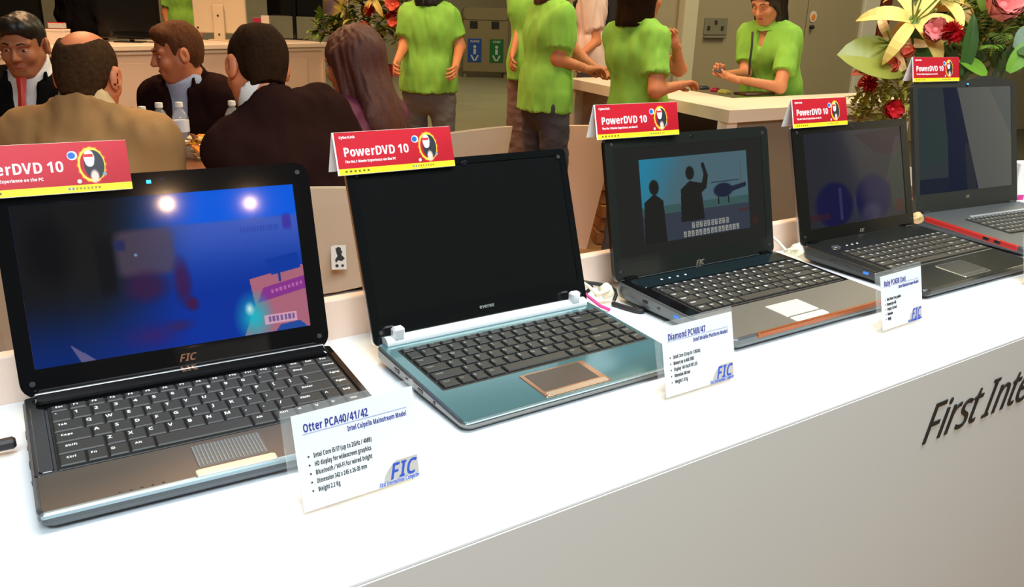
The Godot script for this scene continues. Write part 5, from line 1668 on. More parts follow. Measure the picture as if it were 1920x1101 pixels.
func build_desk() -> void:
	# the white L-shaped desk the staff stand at
	var o := thing("information_desk", "white L-shaped desk with grey panels where the green-shirted staff stand", "desk", V(3.4, 0, 3.0))
	var base := V(3.4, 0, 3.0)
	var pts := [[3.2, 2.81], [4.75, 2.79], [4.75, 3.2], [3.68, 3.22], [3.93, 4.5], [3.54, 4.52]]
	var pg := PackedVector2Array()
	for p in pts:
		pg.append(Vector2(p[0], p[1]))
	var b := MB.new()
	var ix := Geometry2D.triangulate_polygon(pg)
	var P := func(p: Vector2, h: float) -> Vector3: return V(p.x, h, p.y) - base
	for k in range(0, ix.size(), 3):
		var a: Vector3 = P.call(pg[ix[k]], 0.97)
		var bb: Vector3 = P.call(pg[ix[k + 1]], 0.97)
		var c: Vector3 = P.call(pg[ix[k + 2]], 0.97)
		b.tri(a, bb, c, a - Vector3(0, 1, 0))
		b.tri(a - Vector3(0, 0.06, 0), bb - Vector3(0, 0.06, 0), c - Vector3(0, 0.06, 0), a + Vector3(0, 1, 0))
	for k in pg.size():
		var p0 := pg[k]
		var p1 := pg[(k + 1) % pg.size()]
		var n2 := Vector2(p1.y - p0.y, -(p1.x - p0.x)).normalized()
		var inside := (p0 + p1) * 0.5 - n2 * 0.01
		if not Geometry2D.is_point_in_polygon(inside, pg):
			inside = (p0 + p1) * 0.5 + n2 * 0.01
		b.quad(P.call(p0, 0.97), P.call(p1, 0.97), P.call(p1, 0.91), P.call(p0, 0.91), P.call(inside, 0.94))
	obj("desk_top", b.mesh(), M.desk_white, o)
	var post := func(x: float, d: float) -> void:
		obj("post", boxm(Vector3(0.07, 0.91, 0.07), 0.004, V(x, 0.455, d) - base), M.desk_white, o)
	post.call(3.25, 2.86)
	post.call(4.7, 2.84)
	post.call(3.58, 4.46)
	obj("front_panel", boxm(Vector3(1.38, 0.86, 0.03), 0.003, V(3.98, 0.48, 2.85) - base), M.desk_grey, o)
	obj("base_rail", boxm(Vector3(1.4, 0.1, 0.05), 0.003, V(3.98, 0.08, 2.84) - base), M.desk_white, o)
	var sx := Transform3D(Basis(Vector3.UP, -0.205), V(3.62, 0.6, 3.66) - base)
	obj("shelf", boxm(Vector3(0.3, 0.03, 1.5), 0.003, Vector3(0.02, -0.02, 0)), M.desk_dark, o, sx)
	obj("inner_panel", boxm(Vector3(0.02, 0.88, 1.5), 0.003, Vector3(0.2, -0.14, 0)), M.desk_dark, o, sx)
	obj("end_panel", boxm(Vector3(0.36, 0.9, 0.03), 0.003, V(3.74, 0.46, 4.47) - base), M.desk_pink, o)
	var sp := MB.new()
	var lo := PackedVector3Array()
	var hi := PackedVector3Array()
	for k in [[1020, 236, 5.05], [1137, 236, 4.9], [1135, 330, 4.9], [1098, 474, 4.95], [1030, 474, 5.02]]:
		var w := at(k[0], k[1], k[2]) - base
		lo.append(w)
		hi.append(w + V(0.02, 0, 0.035))
	sp.loft([lo, hi])
	obj("side_panel", sp.mesh(), M.desk_pink, o)
	# what lies on it
	var put := func(x: float, y: float) -> Vector3:
		var r := at(x, y, 1.0) - eye
		return eye + r * ((0.972 - eye.y) / r.y)
	tag(obj("tray", boxm(Vector3(0.24, 0.014, 0.1), 0.004), M.tray_brown, null, Transform3D(Basis(Vector3.UP, 0.0), put.call(1414, 178) + Vector3(0, 0.008, 0))), "flat brown case lying under the bending staff member's forearm", "case")
	var cl := [[1318, 168, M.device_grey, "dark grey phone among the clutter on the white desk", "phone"], [1340, 172, M.snack_magenta, "small magenta tin among the clutter on the white desk", "tin"], [1300, 160, M.snack_orange, "orange packet among the clutter on the white desk", "packet"], [1358, 176, M.snack_lime, "lime green packet among the clutter on the white desk", "packet"]]
	for k in cl.size():
		var m := MB.new()
		m.box(Transform3D(Basis(Vector3.UP, 0.5 * k), Vector3.ZERO), Vector3(0.075, 0.018, 0.04), 0.005)
		m.box(Transform3D(Basis(Vector3.UP, 0.5 * k), Vector3(0.0, 0.011, 0.0)), Vector3(0.05, 0.006, 0.026), 0.002)
		tag(obj("desk_item", m.mesh(), cl[k][2], null, Transform3D(Basis.IDENTITY, put.call(cl[k][0], cl[k][1]) + Vector3(0, 0.009, 0))), cl[k][3], cl[k][4])
	# cartons stacked on the floor by the desk's far end
	var cp := at(1172, 400, 5.2)
	for k in 6:
		var bx := thing("carton", "flat brown carton by the white desk, %s of its stack" % ["lowest", "second from the bottom", "third from the bottom", "third from the top", "second from the top", "topmost"][k], "carton", Vector3(cp.x + 0.012 * (k % 2), 0.032 + 0.084 * k, cp.z), -0.5 + 0.06 * (k % 3))
		obj("box_body", boxm(Vector3(0.4, 0.08, 0.26), 0.006, Vector3(0, 0.041, 0)), M.carton, bx)
		obj("packing_tape", boxm(Vector3(0.05, 0.081, 0.262), 0.001, Vector3(0, 0.0415, 0)), M.carton_tape, bx)


func build_far() -> void:
	# demonstration counter with monitors
	var c0 := V(3.64, 0, 8.72)
	var tr := 0.272
	var o := thing("demonstration_counter", "far white counter carrying monitors behind the seated people", "counter", c0, tr)
	obj("counter_top", boxm(Vector3(6.0, 0.045, 0.85), 0.006, Vector3(-3.0, 0.948, -0.41)), M.demo_white, o)
	obj("front_panel", boxm(Vector3(5.94, 0.9, 0.04), 0.004, Vector3(-3.0, 0.47, -0.06)), M.demo_cloth, o)
	for k in 5:
		obj("raised_panel", boxm(Vector3(0.95, 0.72, 0.02), 0.006, Vector3(-0.72 - k * 1.17, 0.46, -0.034)), M.demo_cloth, o)
	obj("moulding", boxm(Vector3(5.98, 0.03, 0.03), 0.006, Vector3(-3.0, 0.905, -0.03)), M.demo_white, o)
	obj("end_panel", boxm(Vector3(0.04, 0.9, 0.8), 0.004, Vector3(-0.04, 0.47, -0.42)), M.demo_cloth, o)
	var on := func(x: float, y: float) -> Vector3:
		var r := at(x, y, 1.0) - eye
		return eye + r * ((0.971 - eye.y) / r.y)
	var mon := func(label: String, pos: Vector3, turn: float, w: float, h: float, white: bool, back: bool, lift: float) -> void:
		var m := thing("monitor", label, "monitor", pos, turn)
		var body: Material = M.monitor_white if white else M.black_gloss
		obj("case", boxm(Vector3(w, h, 0.04), 0.01, Vector3(0, lift + h * 0.5, 0)), body, m)
		obj("screen", boxm(Vector3(w - 0.05, h - 0.09, 0.004), 0.001, Vector3(0, lift + h * 0.5 + 0.02, -0.021 if back else 0.021)), M.monitor_screen, m)
		obj("stand_neck", boxm(Vector3(0.11 if white else 0.04, lift + h * 0.55, 0.03), 0.006, Vector3(0, (lift + h * 0.55) * 0.5, 0.05 if back else -0.035)), body, m)
		obj("stand_foot", boxm(Vector3(0.2 if white else 0.24, 0.012, 0.18), 0.004, Vector3(0, 0.006, 0.02)), body, m)
		if back and white:
			for k in [[0.0, 0.24], [0.0, 0.06], [-w * 0.42, 0.12]]:
				obj("screw_cap", boxm(Vector3(0.018, 0.018, 0.004), 0.003, Vector3(k[0], k[1], 0.068 if k[0] == 0.0 else 0.022)), M.rubber, m)
	mon.call("large black monitor on the far counter, left of the brown-haired man", on.call(246, 79), -0.5, 0.56, 0.5, false, false, 0.03)
	mon.call("white monitor seen from behind on the far counter", on.call(416, 76), -0.6, 0.53, 0.5, true, true, 0.07)
	mon.call("black monitor on a slim neck at the right of the far counter", on.call(556, 74), -0.6, 0.6, 0.4, false, true, 0.24)
	mon.call("dark monitor at the far left, behind the man with the red tie", on.call(45, 66), -0.6, 0.42, 0.5, false, false, 0.02)
	var wb := thing("white_box", "small white box on the far counter beside the black-jacketed person", "box", on.call(112, 82), -0.55)
	obj("box_body", boxm(Vector3(0.15, 0.1, 0.12), 0.004, Vector3(0, 0.051, 0)), M.demo_white, wb)
	obj("box_lid", boxm(Vector3(0.156, 0.02, 0.126), 0.004, Vector3(0, 0.111, 0)), M.demo_white, wb)
	var rf := thing("folder", "red folder lying on the white box of the far counter", "folder", (on.call(112, 82) as Vector3) + Vector3(0, 0.122, 0), -0.5)
	obj("cover", boxm(Vector3(0.12, 0.05, 0.09), 0.004, Vector3(-0.005, 0.026, 0)), M.card_red, rf)
	obj("pages", boxm(Vector3(0.115, 0.04, 0.09), 0.002, Vector3(0.0, 0.026, 0.004)), M.paper, rf)
	var lf := thing("leaflet_stand", "stand of pink and grey leaflets beside the slim-necked monitor", "stand", on.call(492, 72), -0.6)
	obj("rack", boxm(Vector3(0.18, 0.2, 0.012), 0.002, Vector3(0, 0.12, 0)), M.acrylic, lf)
	for k in 2:
		obj("leaflet", boxm(Vector3(0.085, 0.16, 0.006), 0.001, Vector3(-0.045 + 0.09 * k, 0.13 + 0.03 * k, 0.012)), M.snack_magenta if k == 0 else M.demo_white, lf)
	var po := thing("poster_stand", "tall poster stand with purple and yellow print at the end of the far counter", "poster", V(3.95, 0, 9.3), -0.5)
	obj("pole", boxm(Vector3(0.03, 2.0, 0.03), 0.004, Vector3(0, 1.0, -0.02)), M.monitor_white, po)
	obj("foot", boxm(Vector3(0.4, 0.02, 0.3), 0.004, Vector3(0, 0.012, 0)), M.monitor_white, po)
	var pi := Image.create(64, 96, false, Image.FORMAT_RGB8)
	for y in 96:
		for x in 64:
			pi.set_pixel(x, y, Color(0.5, 0.4, 0.5).lerp(Color(0.7, 0.62, 0.3), 0.5 + 0.5 * sin(x * 0.16 + y * 0.11)))
	var bd := obj("board", boxm(Vector3(0.36, 0.8, 0.02), 0.002, Vector3(0, 1.42, 0)), M.monitor_white, po)
	var pf := MB.new()
	pf.face(Vector3(-0.17, 1.04, 0.0112), Vector3(0.17, 1.04, 0.0112), Vector3(0.17, 1.8, 0.0112), Vector3(-0.17, 1.8, 0.0112))
	obj("printed_face", pf.mesh(), mt("poster_print", Color.WHITE, 0.6, 0.0, {"albedo_texture": ImageTexture.create_from_image(pi)}), bd)
	struct("trim_5", boxm(Vector3(0.3, 3.4, 0.3), 0.01, V(4.38, 1.7, 9.6)), M.trim_white)
	# recycling bin
	var bp := at(908, 133, 17.6)
	var bin := thing("recycling_bin", "double recycling bin with a blue and a green panel against the far wall", "bin", Vector3(bp.x, 0.0, bp.z), -0.5)
	obj("cabinet", boxm(Vector3(0.9, 1.0, 0.5), 0.02, Vector3(0, 0.6, 0)), M.bin_olive, bin)
	obj("hood", slab(rrect(-0.46, 1.08, 0.46, 1.32, 0.1, 5), -0.27, 0.27, 0.02, func(u, t, w): return Vector3(u, t, w)).mesh(), M.bin_olive, bin)
	for s in [-1.0, 1.0]:
		obj("opening", boxm(Vector3(0.15, 0.14, 0.02), 0.006, Vector3(s * 0.21 - 0.03, 1.0, 0.252)), M.black_rubber, bin)
		obj("leg", boxm(Vector3(0.06, 0.1, 0.4), 0.006, Vector3(s * 0.4, 0.05, 0)), M.bin_olive, bin)
		var pan := obj("panel", boxm(Vector3(0.27, 0.44, 0.014), 0.004, Vector3(s * 0.215, 0.52, 0.255)), M.bin_blue if s < 0 else M.bin_green, bin)
		obj("lettering", text_mesh("PAPER" if s < 0 else "CANS", 0.06, 0.002, true), M.bin_print, pan, Transform3D(Basis.IDENTITY, Vector3(s * 0.215, 0.69, 0.264)))
		var fig := MB.new()
		fig.ball(Vector3(s * 0.215, 0.59, 0.262), Vector3(0.032, 0.032, 0.004), 12, 4)
		fig.box(Transform3D(Basis.IDENTITY, Vector3(s * 0.215, 0.5, 0.263)), Vector3(0.05, 0.1, 0.003))
		fig.box(Transform3D(Basis(Vector3(0, 0, 1), 0.5), Vector3(s * 0.215 - 0.04, 0.38, 0.263)), Vector3(0.03, 0.12, 0.003))
		fig.box(Transform3D(Basis(Vector3(0, 0, 1), -0.5), Vector3(s * 0.215 + 0.04, 0.38, 0.263)), Vector3(0.03, 0.12, 0.003))
		obj("symbol", fig.mesh(), M.bin_print, pan)


# ---------------------------------------------------------------- flowers
func lily(parent: Node, c: Vector3, dir: Vector3, s: float, mat: Material) -> void:
	dir = dir.normalized()
	var sd := dir.cross(Vector3(0.2, 1, 0.1)).normalized()
	var b := MB.new()
	b.tube([c - dir * 0.05 * s, c + dir * 0.01 * s], 0.005 * s, 0.012 * s, 8)
	for k in 5:
		var a := TAU * k / 5.0
		var e := dir * 0.9 + sd.rotated(dir, a) * 0.35
		b.tube([c, c + e * 0.06 * s, c + e * 0.075 * s + dir * 0.004], 0.0015, 0.003, 6)
	var f := obj("lily", b.mesh(), M.stem_green, parent)
	for k in 6:
		var out := sd.rotated(dir, TAU * k / 6.0 + 0.2)
		var p := MB.new()
		p.leaf(c, (dir * 0.75 + out * 0.66), dir - out * 0.4, 0.125 * s, (0.026 if k % 2 else 0.034) * s, 2.1 if k % 2 else 1.7, 0.0014, 0.22, 9)
		obj("petal", p.mesh(), mat, f)


func rose(parent: Node, c: Vector3, dir: Vector3, r: float, mat: Material) -> void:
	dir = dir.normalized()
	var sd := dir.cross(Vector3(0.2, 1, 0.1)).normalized()
	var b := MB.new()
	b.ball(c - dir * r * 0.25, Vector3.ONE * r * 0.3, 10, 6)
	var f := obj("rose", b.mesh(), mat, parent)
	var n := 0
	for layer in 4:
		for k in 4 + layer:
			var out := sd.rotated(dir, TAU * k / (4.0 + layer) + layer * 0.6)
			var p := MB.new()
			p.leaf(c + out * r * (0.06 + 0.13 * layer) - dir * r * 0.75, dir * (1.3 - 0.2 * layer) + out * (0.1 + 0.26 * layer), out * -1.0, r * (1.6 - 0.1 * layer), r * (0.75 + 0.2 * layer), 0.9 - 0.6 * layer, 0.0012, 0.3, 6, 0.6)
			obj("petal", p.mesh(), mat, f)
			n += 1


func carnation(parent: Node, c: Vector3, dir: Vector3, r: float, mat: Material) -> void:
	dir = dir.normalized()
	var b := MB.new()
	for k in 46:
		var u := 1.0 - 1.25 * (k + 0.5) / 46.0
		var a := k * 2.399963
		var sd := dir.cross(Vector3(0.3, 1, 0.2)).normalized().rotated(dir, a)
		var d := dir * u + sd * sqrt(maxf(0.0, 1.0 - u * u))
		b.leaf(c + d * r * 0.2, d, dir.cross(d) + Vector3(0.01, 0.02, 0.0), r * 0.85, r * 0.62, rng.randf_range(-0.5, 0.5), 0.0012, rng.randf_range(-0.4, 0.4), 3, 0.5)
	obj("carnation", b.mesh(), mat, parent)


func fern(b: MB, base: Vector3, dir: Vector3, length: float, bend: float, w: float) -> void:
	dir = dir.normalized()
	var side := dir.cross(Vector3.UP).normalized()
	var p := base
	var d := dir
	var pts := [p]
	var steps := 11
	for k in steps:
		d = d.rotated(side, -bend / steps)
		p += d * (length / steps)
		pts.append(p)
		var t := float(k + 1) / steps
		var l := w * sin(PI * (0.12 + 0.85 * t))
		for s in [-1.0, 1.0]:
			b.leaf(p, (side * s + d * 0.75 + Vector3.UP * rng.randf_range(-0.1, 0.25)), Vector3.UP, l, l * 0.3, 0.5, 0.0008, 0.2, 3)
	b.tube(pts, 0.002, 0.0008, 5)


func build_flowers() -> void:
	rng.seed = 4242
	# the big arrangement past the right end of the counter
	var c := at(1770, 120, 2.36)
	var o := thing("flower_arrangement", "big flower arrangement of yellow lilies, roses and ferns beyond the farthest laptop", "flowers", Vector3(c.x, 0, c.z))
	var L := func(x: float, y: float, d: float) -> Vector3: return at(x, y, d) - o.position
	var towards: Vector3 = -flat_f + Vector3(0, 0.25, 0)
	var right := Vector3(cam_r.x, 0, cam_r.z).normalized()
	var st := MB.new()
	st.lathe([Vector2(0.16, 0.0), Vector2(0.17, 0.02), Vector2(0.06, 0.08), Vector2(0.05, 0.7), Vector2(0.1, 0.86), Vector2(0.17, 1.0), Vector2(0.165, 1.0), Vector2(0.09, 0.86)], 24)
	obj("pedestal_vase", st.mesh(), M.vase_white, o)
	var core := MB.new()
	for k in 420:
		var u := Vector3(rng.randf_range(-1, 1), rng.randf_range(-1, 1), rng.randf_range(-1, 1))
		if u.length() > 1.0:
			u = u.normalized()
		var p: Vector3 = L.call(1830 + u.x * 130, 58 + u.y * 100, 2.52 + u.z * 0.1)
		core.leaf(p, u + Vector3(0, 0.3, 0) + towards * 0.3, Vector3.UP + u, rng.randf_range(0.05, 0.09), rng.randf_range(0.018, 0.03), rng.randf_range(0.2, 0.9), 0.0008, 0.2, 4)
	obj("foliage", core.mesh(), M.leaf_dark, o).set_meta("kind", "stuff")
	var fill := MB.new()
	for k in 420:
		var px := rng.randf_range(1598, 1722)
		var p: Vector3 = L.call(px, rng.randf_range(maxf(142.0, 142.0 + (1650.0 - px) * 0.8), 232), rng.randf_range(2.2, 2.42))
		fill.leaf(p, Vector3(rng.randf_range(-1, 1), rng.randf_range(0.1, 1), rng.randf_range(-1, 1)) + towards * 0.5, Vector3.UP, rng.randf_range(0.022, 0.045), 0.011, rng.randf_range(0, 1), 0.0008, 0.2, 3)
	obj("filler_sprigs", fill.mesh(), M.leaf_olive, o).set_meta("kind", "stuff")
	for k in 30:
		var f := MB.new()
		var x := rng.randf_range(1775, 1940)
		var y := rng.randf_range(5, 105)
		fern(f, L.call(x, y, rng.randf_range(2.34, 2.5)), Vector3(rng.randf_range(-0.7, 0.7), rng.randf_range(0.1, 0.9), 0) + towards * 0.5, rng.randf_range(0.13, 0.22), rng.randf_range(0.3, 0.9), 0.04)
		obj("fern_frond", f.mesh(), [M.leaf_fern, M.leaf_olive, M.leaf_bright][k % 3], o)
	var big := [[1700, 128, -1.0, 0.28, 0.3, 0.085, M.leaf_broad], [1735, 118, -0.3, 1.0, 0.22, 0.05, M.leaf_deep], [1845, 20, -0.25, 1.0, 0.2, 0.04, M.leaf_fern], [1805, 140, 0.0, 1.0, 0.24, 0.025, M.leaf_deep], [1850, 140, -0.9, 0.5, 0.14, 0.03, M.leaf_bright], [1890, 135, 0.4, 0.8, 0.16, 0.03, M.leaf_bright], [1905, 95, 0.8, 0.6, 0.14, 0.06, M.leaf_deep]]
	for k in big:
		var lf := MB.new()
		lf.leaf(L.call(k[0], k[1], 2.22), right * k[2] + Vector3.UP * k[3] + towards * 0.25, Vector3.UP * 0.6 + towards, k[4] * 0.62, k[5] * 1.5, 0.5, 0.0012, 0.16, 9)
		obj("broad_leaf", lf.mesh(), k[6], o)
	lily(o, L.call(1712, 42, 2.2), towards + Vector3.UP * 0.5 + right * -0.1, 1.2, M.petal_yellow)
	lily(o, L.call(1672, 82, 2.24), towards * 0.8 + right * -0.6, 0.85, M.petal_peach)
	lily(o, L.call(1752, 10, 2.28), towards * 0.5 + Vector3.UP, 1.1, M.petal_yellow)
	lily(o, L.call(1790, 22, 2.3), towards * 0.7 + right * 0.4 + Vector3.UP * 0.3, 0.8, M.petal_peach)
	rose(o, L.call(1754, 56, 2.12), towards + right * -0.3, 0.03, M.petal_pink)
	carnation(o, L.call(1786, 62, 2.1), towards + Vector3.UP * 0.2, 0.027, M.petal_red)
	rose(o, L.call(1884, 8, 2.16), towards + Vector3.UP * 0.4, 0.045, M.petal_pink)
	carnation(o, L.call(1629, 158, 2.2), towards + right * -0.5, 0.024, M.petal_red)
	rose(o, L.call(1672, 122, 2.2), towards * 0.6 + right * -0.7, 0.022, M.petal_coral)
	rose(o, L.call(1702, 97, 2.2), towards * 0.6 + right * -0.5 + Vector3.UP * 0.4, 0.018, M.petal_coral)
	lily(o, L.call(1632, 138, 2.24), right * -0.8 + towards * 0.5 + Vector3.UP * 0.3, 0.5, M.petal_coral)
	rose(o, L.call(1675, 206, 2.18), towards, 0.026, M.petal_red)
	# the arrangement by the demonstration counter
	rng.seed = 991
	var c2 := at(698, 60, 6.6)
	var q := thing("flower_arrangement", "flower arrangement with red blooms on a red stand behind the long-haired woman", "flowers", Vector3(c2.x, 0, c2.z))
	var L2 := func(x: float, y: float, d: float) -> Vector3: return at(x, y, d) - q.position
	var sv := MB.new()
	sv.lathe([Vector2(0.2, 0.0), Vector2(0.2, 0.03), Vector2(0.13, 0.06), Vector2(0.12, 0.7), Vector2(0.16, 0.95), Vector2(0.15, 0.95), Vector2(0.1, 0.8)], 24)
	obj("stand", sv.mesh(), M.vase_red, q)
	for pass_ in 3:
		var fo := MB.new()
		for k in 170:
			var p: Vector3 = L2.call(rng.randf_range(636, 762), rng.randf_range(-60, 88), rng.randf_range(6.35, 6.85))
			if pass_ == 2:
				p = L2.call(rng.randf_range(592, 650), rng.randf_range(34, 70), rng.randf_range(6.5, 6.7))
				if k > 70:
					break
			fo.leaf(p, Vector3(rng.randf_range(-1, 1), rng.randf_range(-0.2, 1), rng.randf_range(-1, 1)) + towards * 0.4, Vector3.UP, rng.randf_range(0.07, 0.14), rng.randf_range(0.03, 0.055), rng.randf_range(0, 1), 0.001, 0.2, 4)
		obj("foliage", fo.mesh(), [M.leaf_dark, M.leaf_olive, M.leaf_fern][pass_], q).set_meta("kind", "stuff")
	var bl := [[693, 18, M.petal_red, 0.05], [682, 54, M.petal_coral, 0.055], [736, 8, M.petal_coral, 0.06], [738, 24, M.petal_red, 0.035], [736, 42, M.petal_coral, 0.04], [700, -4, M.petal_yellow, 0.05], [728, 30, M.petal_red, 0.025]]
	for k in bl:
		if k[2] == M.petal_yellow:
			lily(q, L2.call(k[0], k[1], 6.3), towards, 1.3, k[2])
		elif k[2] == M.petal_red:
			carnation(q, L2.call(k[0], k[1], 6.3), towards, k[3], k[2])
		else:
			rose(q, L2.call(k[0], k[1], 6.3), towards, k[3], k[2])


# ---------------------------------------------------------------- everything
func build_materials() -> void:
	mt("skin", c8(206, 130, 88), 0.55, 0.0, {"subsurf_scatter_enabled": true, "subsurf_scatter_strength": 0.08})
	mt("skin_mid", c8(176, 108, 72), 0.55)
	mt("skin_ruddy", c8(206, 124, 84), 0.5)
	mt("skin_light", c8(216, 144, 104), 0.55)
	mt("lips", c8(176, 92, 82), 0.5)
	mt("eye_white", c8(225, 220, 212), 0.25)
	mt("iris", c8(34, 22, 16), 0.15)
	grain("hair_black", c8(16, 13, 12), c8(34, 28, 25), 12.0, 0.45)
	grain("hair_dark", c8(32, 21, 13), c8(54, 36, 22), 12.0, 0.8, 0.03, {"metallic_specular": 0.15})
	grain("hair_greybrown", c8(46, 31, 18), c8(78, 56, 36), 9.0, 0.85, 0.03, {"metallic_specular": 0.15})
	grain("hair_brown", c8(70, 42, 26), c8(112, 72, 46), 12.0, 0.75, 0.03, {"metallic_specular": 0.2})
	grain("hair_auburn", c8(58, 26, 18), c8(98, 46, 30), 10.0, 0.65)
	mt("polo", c8(138, 198, 74), 0.8, 0.0, {"rim_enabled": true, "rim": 0.2})
	mt("purple", c8(92, 26, 58), 0.75)
	mt("white_cloth", c8(232, 230, 228), 0.75)
	mt("pink_cloth", c8(236, 202, 192), 0.8)
	mt("shirt_sand", c8(214, 186, 138), 0.8)
	mt("shirt_blue", c8(184, 190, 216), 0.8)
	mt("tie_red", c8(206, 56, 40), 0.5)
	mt("suit", c8(40, 32, 34), 0.85)
	mt("suit_black", c8(20, 18, 20), 0.9, 0.0, {"metallic_specular": 0.12})
	mt("suit_brown", c8(38, 22, 21), 0.9, 0.0, {"metallic_specular": 0.12})
	grain("suit_brown2", c8(34, 19, 16), c8(46, 27, 24), 30.0, 0.9, 0.03, {"metallic_specular": 0.12})
	grain("tweed", c8(138, 102, 60), c8(184, 140, 88), 40.0, 0.9, 0.2)
	grain("jeans", c8(66, 66, 76), c8(92, 92, 104), 20.0, 0.85)
	grain("jeans_grey", c8(96, 92, 92), c8(126, 120, 118), 20.0, 0.85)
	grain("jeans_dark", c8(56, 52, 60), c8(78, 72, 80), 20.0, 0.85)
	mt("trousers_mauve", c8(128, 100, 96), 0.85)
	mt("shoe", c8(26, 24, 24), 0.4)
	mt("black_cloth", c8(24, 23, 26), 0.85)
	mt("black_gloss", c8(12, 12, 13), 0.08)
	mt("black_rubber", c8(28, 27, 27), 0.55)
	mt("rubber", c8(40, 38, 36), 0.7)
	mt("lens", c8(20, 24, 32), 0.08)
	mt("chrome", c8(206, 210, 212), 0.15, 0.9)
	mt("emblem_silver", c8(196, 186, 164), 0.25, 0.7)
	mt("card_white", c8(238, 234, 228), 0.6)
	mt("card_white_ink", c8(244, 242, 238), 0.5)
	mt("card_red", c8(196, 22, 34), 0.5)
	mt("card_print", Color.WHITE, 0.38, 0.0, {"albedo_texture": ImageTexture.create_from_image(card_face())})
	mt("acrylic", Color(0.93, 0.96, 0.96, 0.08), 0.04, 0.0, {"transparency": BaseMaterial3D.TRANSPARENCY_ALPHA})
	mt("paper", c8(206, 208, 208), 0.7)
	mt("ink_blue", c8(30, 40, 128), 0.6)
	mt("ink_blue2", c8(20, 62, 160), 0.6)
	mt("ink_pale", c8(150, 160, 205), 0.6)
	mt("ink_black", c8(36, 34, 36), 0.6)
	mt("ink_grey", c8(166, 160, 150), 0.6)
	mt("lock_cream", c8(232, 226, 196), 0.4)
	mt("lock_tan", c8(214, 176, 122), 0.4)
	mt("wire_pink", c8(206, 44, 134), 0.4)
	mt("counter_white", c8(244, 246, 248), 0.32)
	mt("counter_back", c8(240, 212, 194), 0.5)
	mt("counter_grey", c8(208, 206, 200), 0.55)
	mt("counter_grey2", c8(120, 118, 116), 0.6)
	mt("sign_black", c8(24, 22, 22), 0.5)
	mt("floor_bed", c8(96, 94, 80), 0.8)
	grain("tile_a", c8(158, 156, 124), c8(172, 170, 138), 2.0, 0.3)
	grain("tile_b", c8(150, 150, 120), c8(166, 165, 134), 2.0, 0.32)
	grain("carpet", c8(140, 104, 66), c8(170, 128, 84), 14.0, 0.95)
	mt("ceiling", c8(124, 134, 134), 0.85)
	grain("wall_pale", c8(196, 188, 164), c8(206, 198, 174), 0.6, 0.85)
	mt("wall_dark", c8(74, 70, 66), 0.8)
	grain("wall_olive", c8(160, 150, 122), c8(168, 158, 130), 0.7, 0.8)
	mt("door_grey", c8(158, 148, 120), 0.6)
	mt("door_plate", c8(140, 138, 118), 0.4, 0.3)
	mt("trim_pale", c8(206, 202, 176), 0.6)
	mt("trim_white", c8(214, 212, 198), 0.6)
	mt("trim_maroon", c8(108, 40, 26), 0.5)
	mt("sticker_pale", c8(226, 214, 204), 0.5)
	mt("sticker_orange", c8(232, 140, 60), 0.5)
	mt("panel_white", c8(240, 240, 238), 0.7)
	mt("lamp_frame", c8(190, 190, 188), 0.5)
	mt("chair_beige", c8(196, 178, 154), 0.6)
	mt("chair_grey", c8(120, 108, 98), 0.6)
	mt("bottle_plastic", Color(0.92, 0.95, 0.96, 0.12), 0.08, 0.0, {"transparency": BaseMaterial3D.TRANSPARENCY_ALPHA})
	mt("bottle_label", Color(0.86, 0.88, 0.92, 1.0), 0.4)
	mt("cap_white", c8(238, 236, 230), 0.4)
	mt("table_brown", c8(120, 72, 44), 0.35)
	mt("snack_yellow", c8(240, 196, 30), 0.35)
	mt("snack_orange", c8(232, 140, 50), 0.35)
	mt("snack_cream", c8(240, 222, 180), 0.4)
	mt("snack_gold", c8(214, 164, 60), 0.3)
	mt("snack_brown", c8(104, 58, 34), 0.4)
	mt("snack_magenta", c8(196, 40, 92), 0.4)
	mt("snack_lime", c8(190, 196, 90), 0.5)
	mt("device_grey", c8(64, 68, 80), 0.35)
	mt("tray_brown", c8(70, 42, 30), 0.4)
	mt("desk_white", c8(236, 222, 206), 0.5)
	mt("desk_grey", c8(136, 126, 112), 0.6)
	mt("desk_dark", c8(70, 62, 56), 0.7)
	mt("desk_tan", c8(150, 116, 92), 0.6)
	mt("desk_pink", c8(232, 200, 180), 0.6)
	grain("carton", c8(160, 110, 66), c8(176, 124, 78), 4.0, 0.8)
	mt("carton_tape", c8(190, 148, 96), 0.35)
	mt("demo_white", c8(240, 226, 212), 0.6)
	mt("demo_cloth", c8(224, 200, 184), 0.75)
	mt("monitor_white", c8(214, 198, 172), 0.5)
	mt("monitor_screen", c8(16, 17, 18), 0.2)
	mt("bin_olive", c8(142, 132, 100), 0.6)
	mt("bin_blue", c8(28, 78, 176), 0.5)
	mt("bin_green", c8(16, 112, 52), 0.5)
	mt("bin_print", c8(206, 214, 216), 0.5)
	mt("vase_white", c8(214, 206, 190), 0.4)
	mt("vase_red", c8(150, 16, 26), 0.35)
	mt("stem_green", c8(120, 140, 50), 0.6)
	var lv := {"backlight_enabled": true, "backlight": Color(0.12, 0.16, 0.03)}
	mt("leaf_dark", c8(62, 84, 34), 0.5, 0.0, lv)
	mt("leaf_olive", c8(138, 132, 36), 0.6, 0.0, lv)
	mt("leaf_fern", c8(98, 122, 38), 0.55, 0.0, lv)
	mt("leaf_bright", c8(112, 160, 44), 0.5, 0.0, lv)
	mt("leaf_broad", c8(134, 138, 52), 0.4, 0.0, lv)
	mt("leaf_deep", c8(62, 96, 40), 0.4, 0.0, lv)
	var pt := {"backlight_enabled": true, "backlight": Color(0.25, 0.2, 0.08)}
	mt("petal_yellow", c8(240, 206, 108), 0.6, 0.0, pt)
	mt("petal_peach", c8(240, 204, 140), 0.6, 0.0, pt)
	mt("petal_pink", c8(220, 120, 116), 0.6, 0.0, pt)
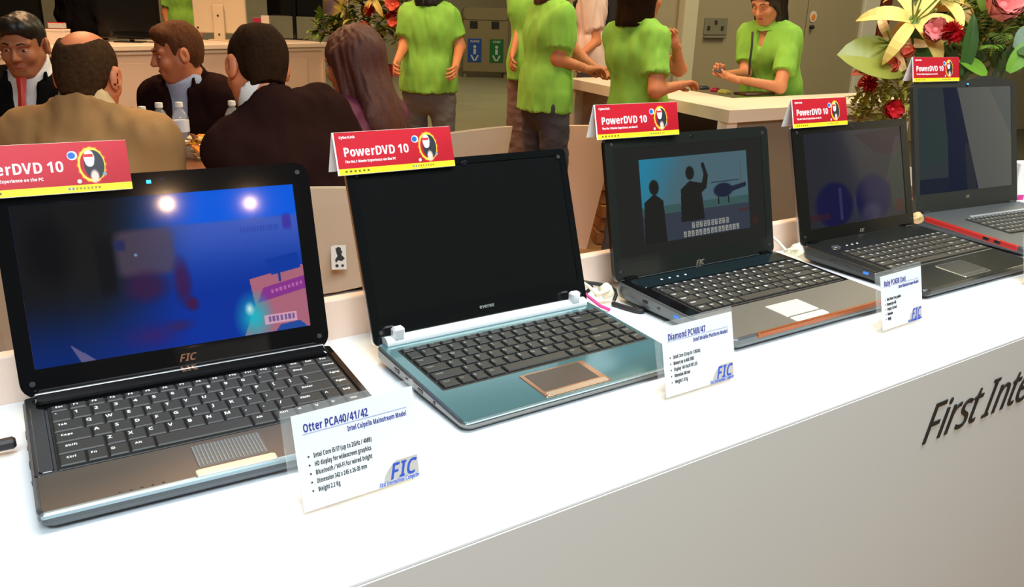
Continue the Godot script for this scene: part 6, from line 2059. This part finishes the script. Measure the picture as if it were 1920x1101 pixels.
	mt("petal_coral", c8(232, 106, 82), 0.6, 0.0, pt)
	mt("petal_red", c8(190, 14, 26), 0.55)


func _ready() -> void:
	rng.seed = 20
	flat_f = Vector3(sin(0.610115), 0, -cos(0.610115))
	# camera
	var cam := Camera3D.new()
	cam.name = "camera"
	add_child(cam)
	cam.transform = Transform3D(Basis(cam_r, cam_u, -cam_f).orthonormalized(), eye)
	cam_r = cam.transform.basis.x
	cam_u = cam.transform.basis.y
	cam_f = -cam.transform.basis.z
	cam.fov = 38.124
	cam.near = 0.05
	cam.far = 80.0
	cam.current = true
	# surroundings and exposure
	var we := WorldEnvironment.new()
	we.name = "world_environment"
	var e := Environment.new()
	e.background_mode = Environment.BG_COLOR
	e.background_color = Color(0.02, 0.02, 0.02)
	e.tonemap_mode = Environment.TONE_MAPPER_LINEAR
	e.tonemap_exposure = 1.0
	e.sdfgi_enabled = true
	e.ssao_enabled = true
	e.ssil_enabled = true
	we.environment = e
	add_child(we)
	build_materials()
	# lamps: neutral over the counter, added fill behind the visitor, warm ones over the booth, yellowish ones over the hall
	var neutral := Color(0.97, 0.99, 1.0)
	var warm := Color(1.0, 0.80, 0.60)
	var hall := Color(1.0, 0.93, 0.76)
	lamp("long light panel above the laptop counter", V(1.1, 2.75, 0.3), Vector2(2.4, 0.5), 6.0, neutral, 1.5)
	lamp("light panel above the seated people", V(0.9, 4.4, 4.6), Vector2(1.4, 1.4), 11.0, warm, 1.5)
	lamp("light panel above the far demonstration counter", V(1.5, 4.4, 7.4), Vector2(1.4, 1.4), 14.0, warm, 1.5)
	lamp("light panel above the staff at the white desk", V(3.0, 4.4, 2.4), Vector2(1.4, 1.4), 11.0, hall, 1.5)
	lamp("light panel above the hall floor before the bins", V(7.5, 4.7, 11.0), Vector2(1.6, 1.6), 13.0, hall, 1.5)
	lamp("light panel above the double doors", V(7.0, 4.7, 3.2), Vector2(1.6, 1.6), 12.5, hall, 1.5)
	lamp("added fill light panel above the aisle behind the visitor", V(-0.6, 3.8, -1.7), Vector2(1.8, 1.4), 16.5, Color(0.88, 0.96, 1.0), 1.5)  # unseen fill panel, added to brighten the counter front
	lamp("light panel above the partition opposite", V(10.5, 4.7, -2.6), Vector2(1.6, 1.6), 8.0, hall, 1.5)
	spot_lamp("left one of two spotlights before the stand opposite", V(0.73, 2.83, -4.4), V(0.5, 0.9, 1.0), 0.3, warm, 20.0)
	spot_lamp("right one of two spotlights before the stand opposite", V(1.31, 2.77, -4.4), V(1.6, 0.9, 1.0), 0.3, warm, 20.0)
	build_room()
	build_counter()
	build_laptops()
	build_cards()
	build_desk()
	build_seated()
	build_staff()
	build_far()
	build_flowers()
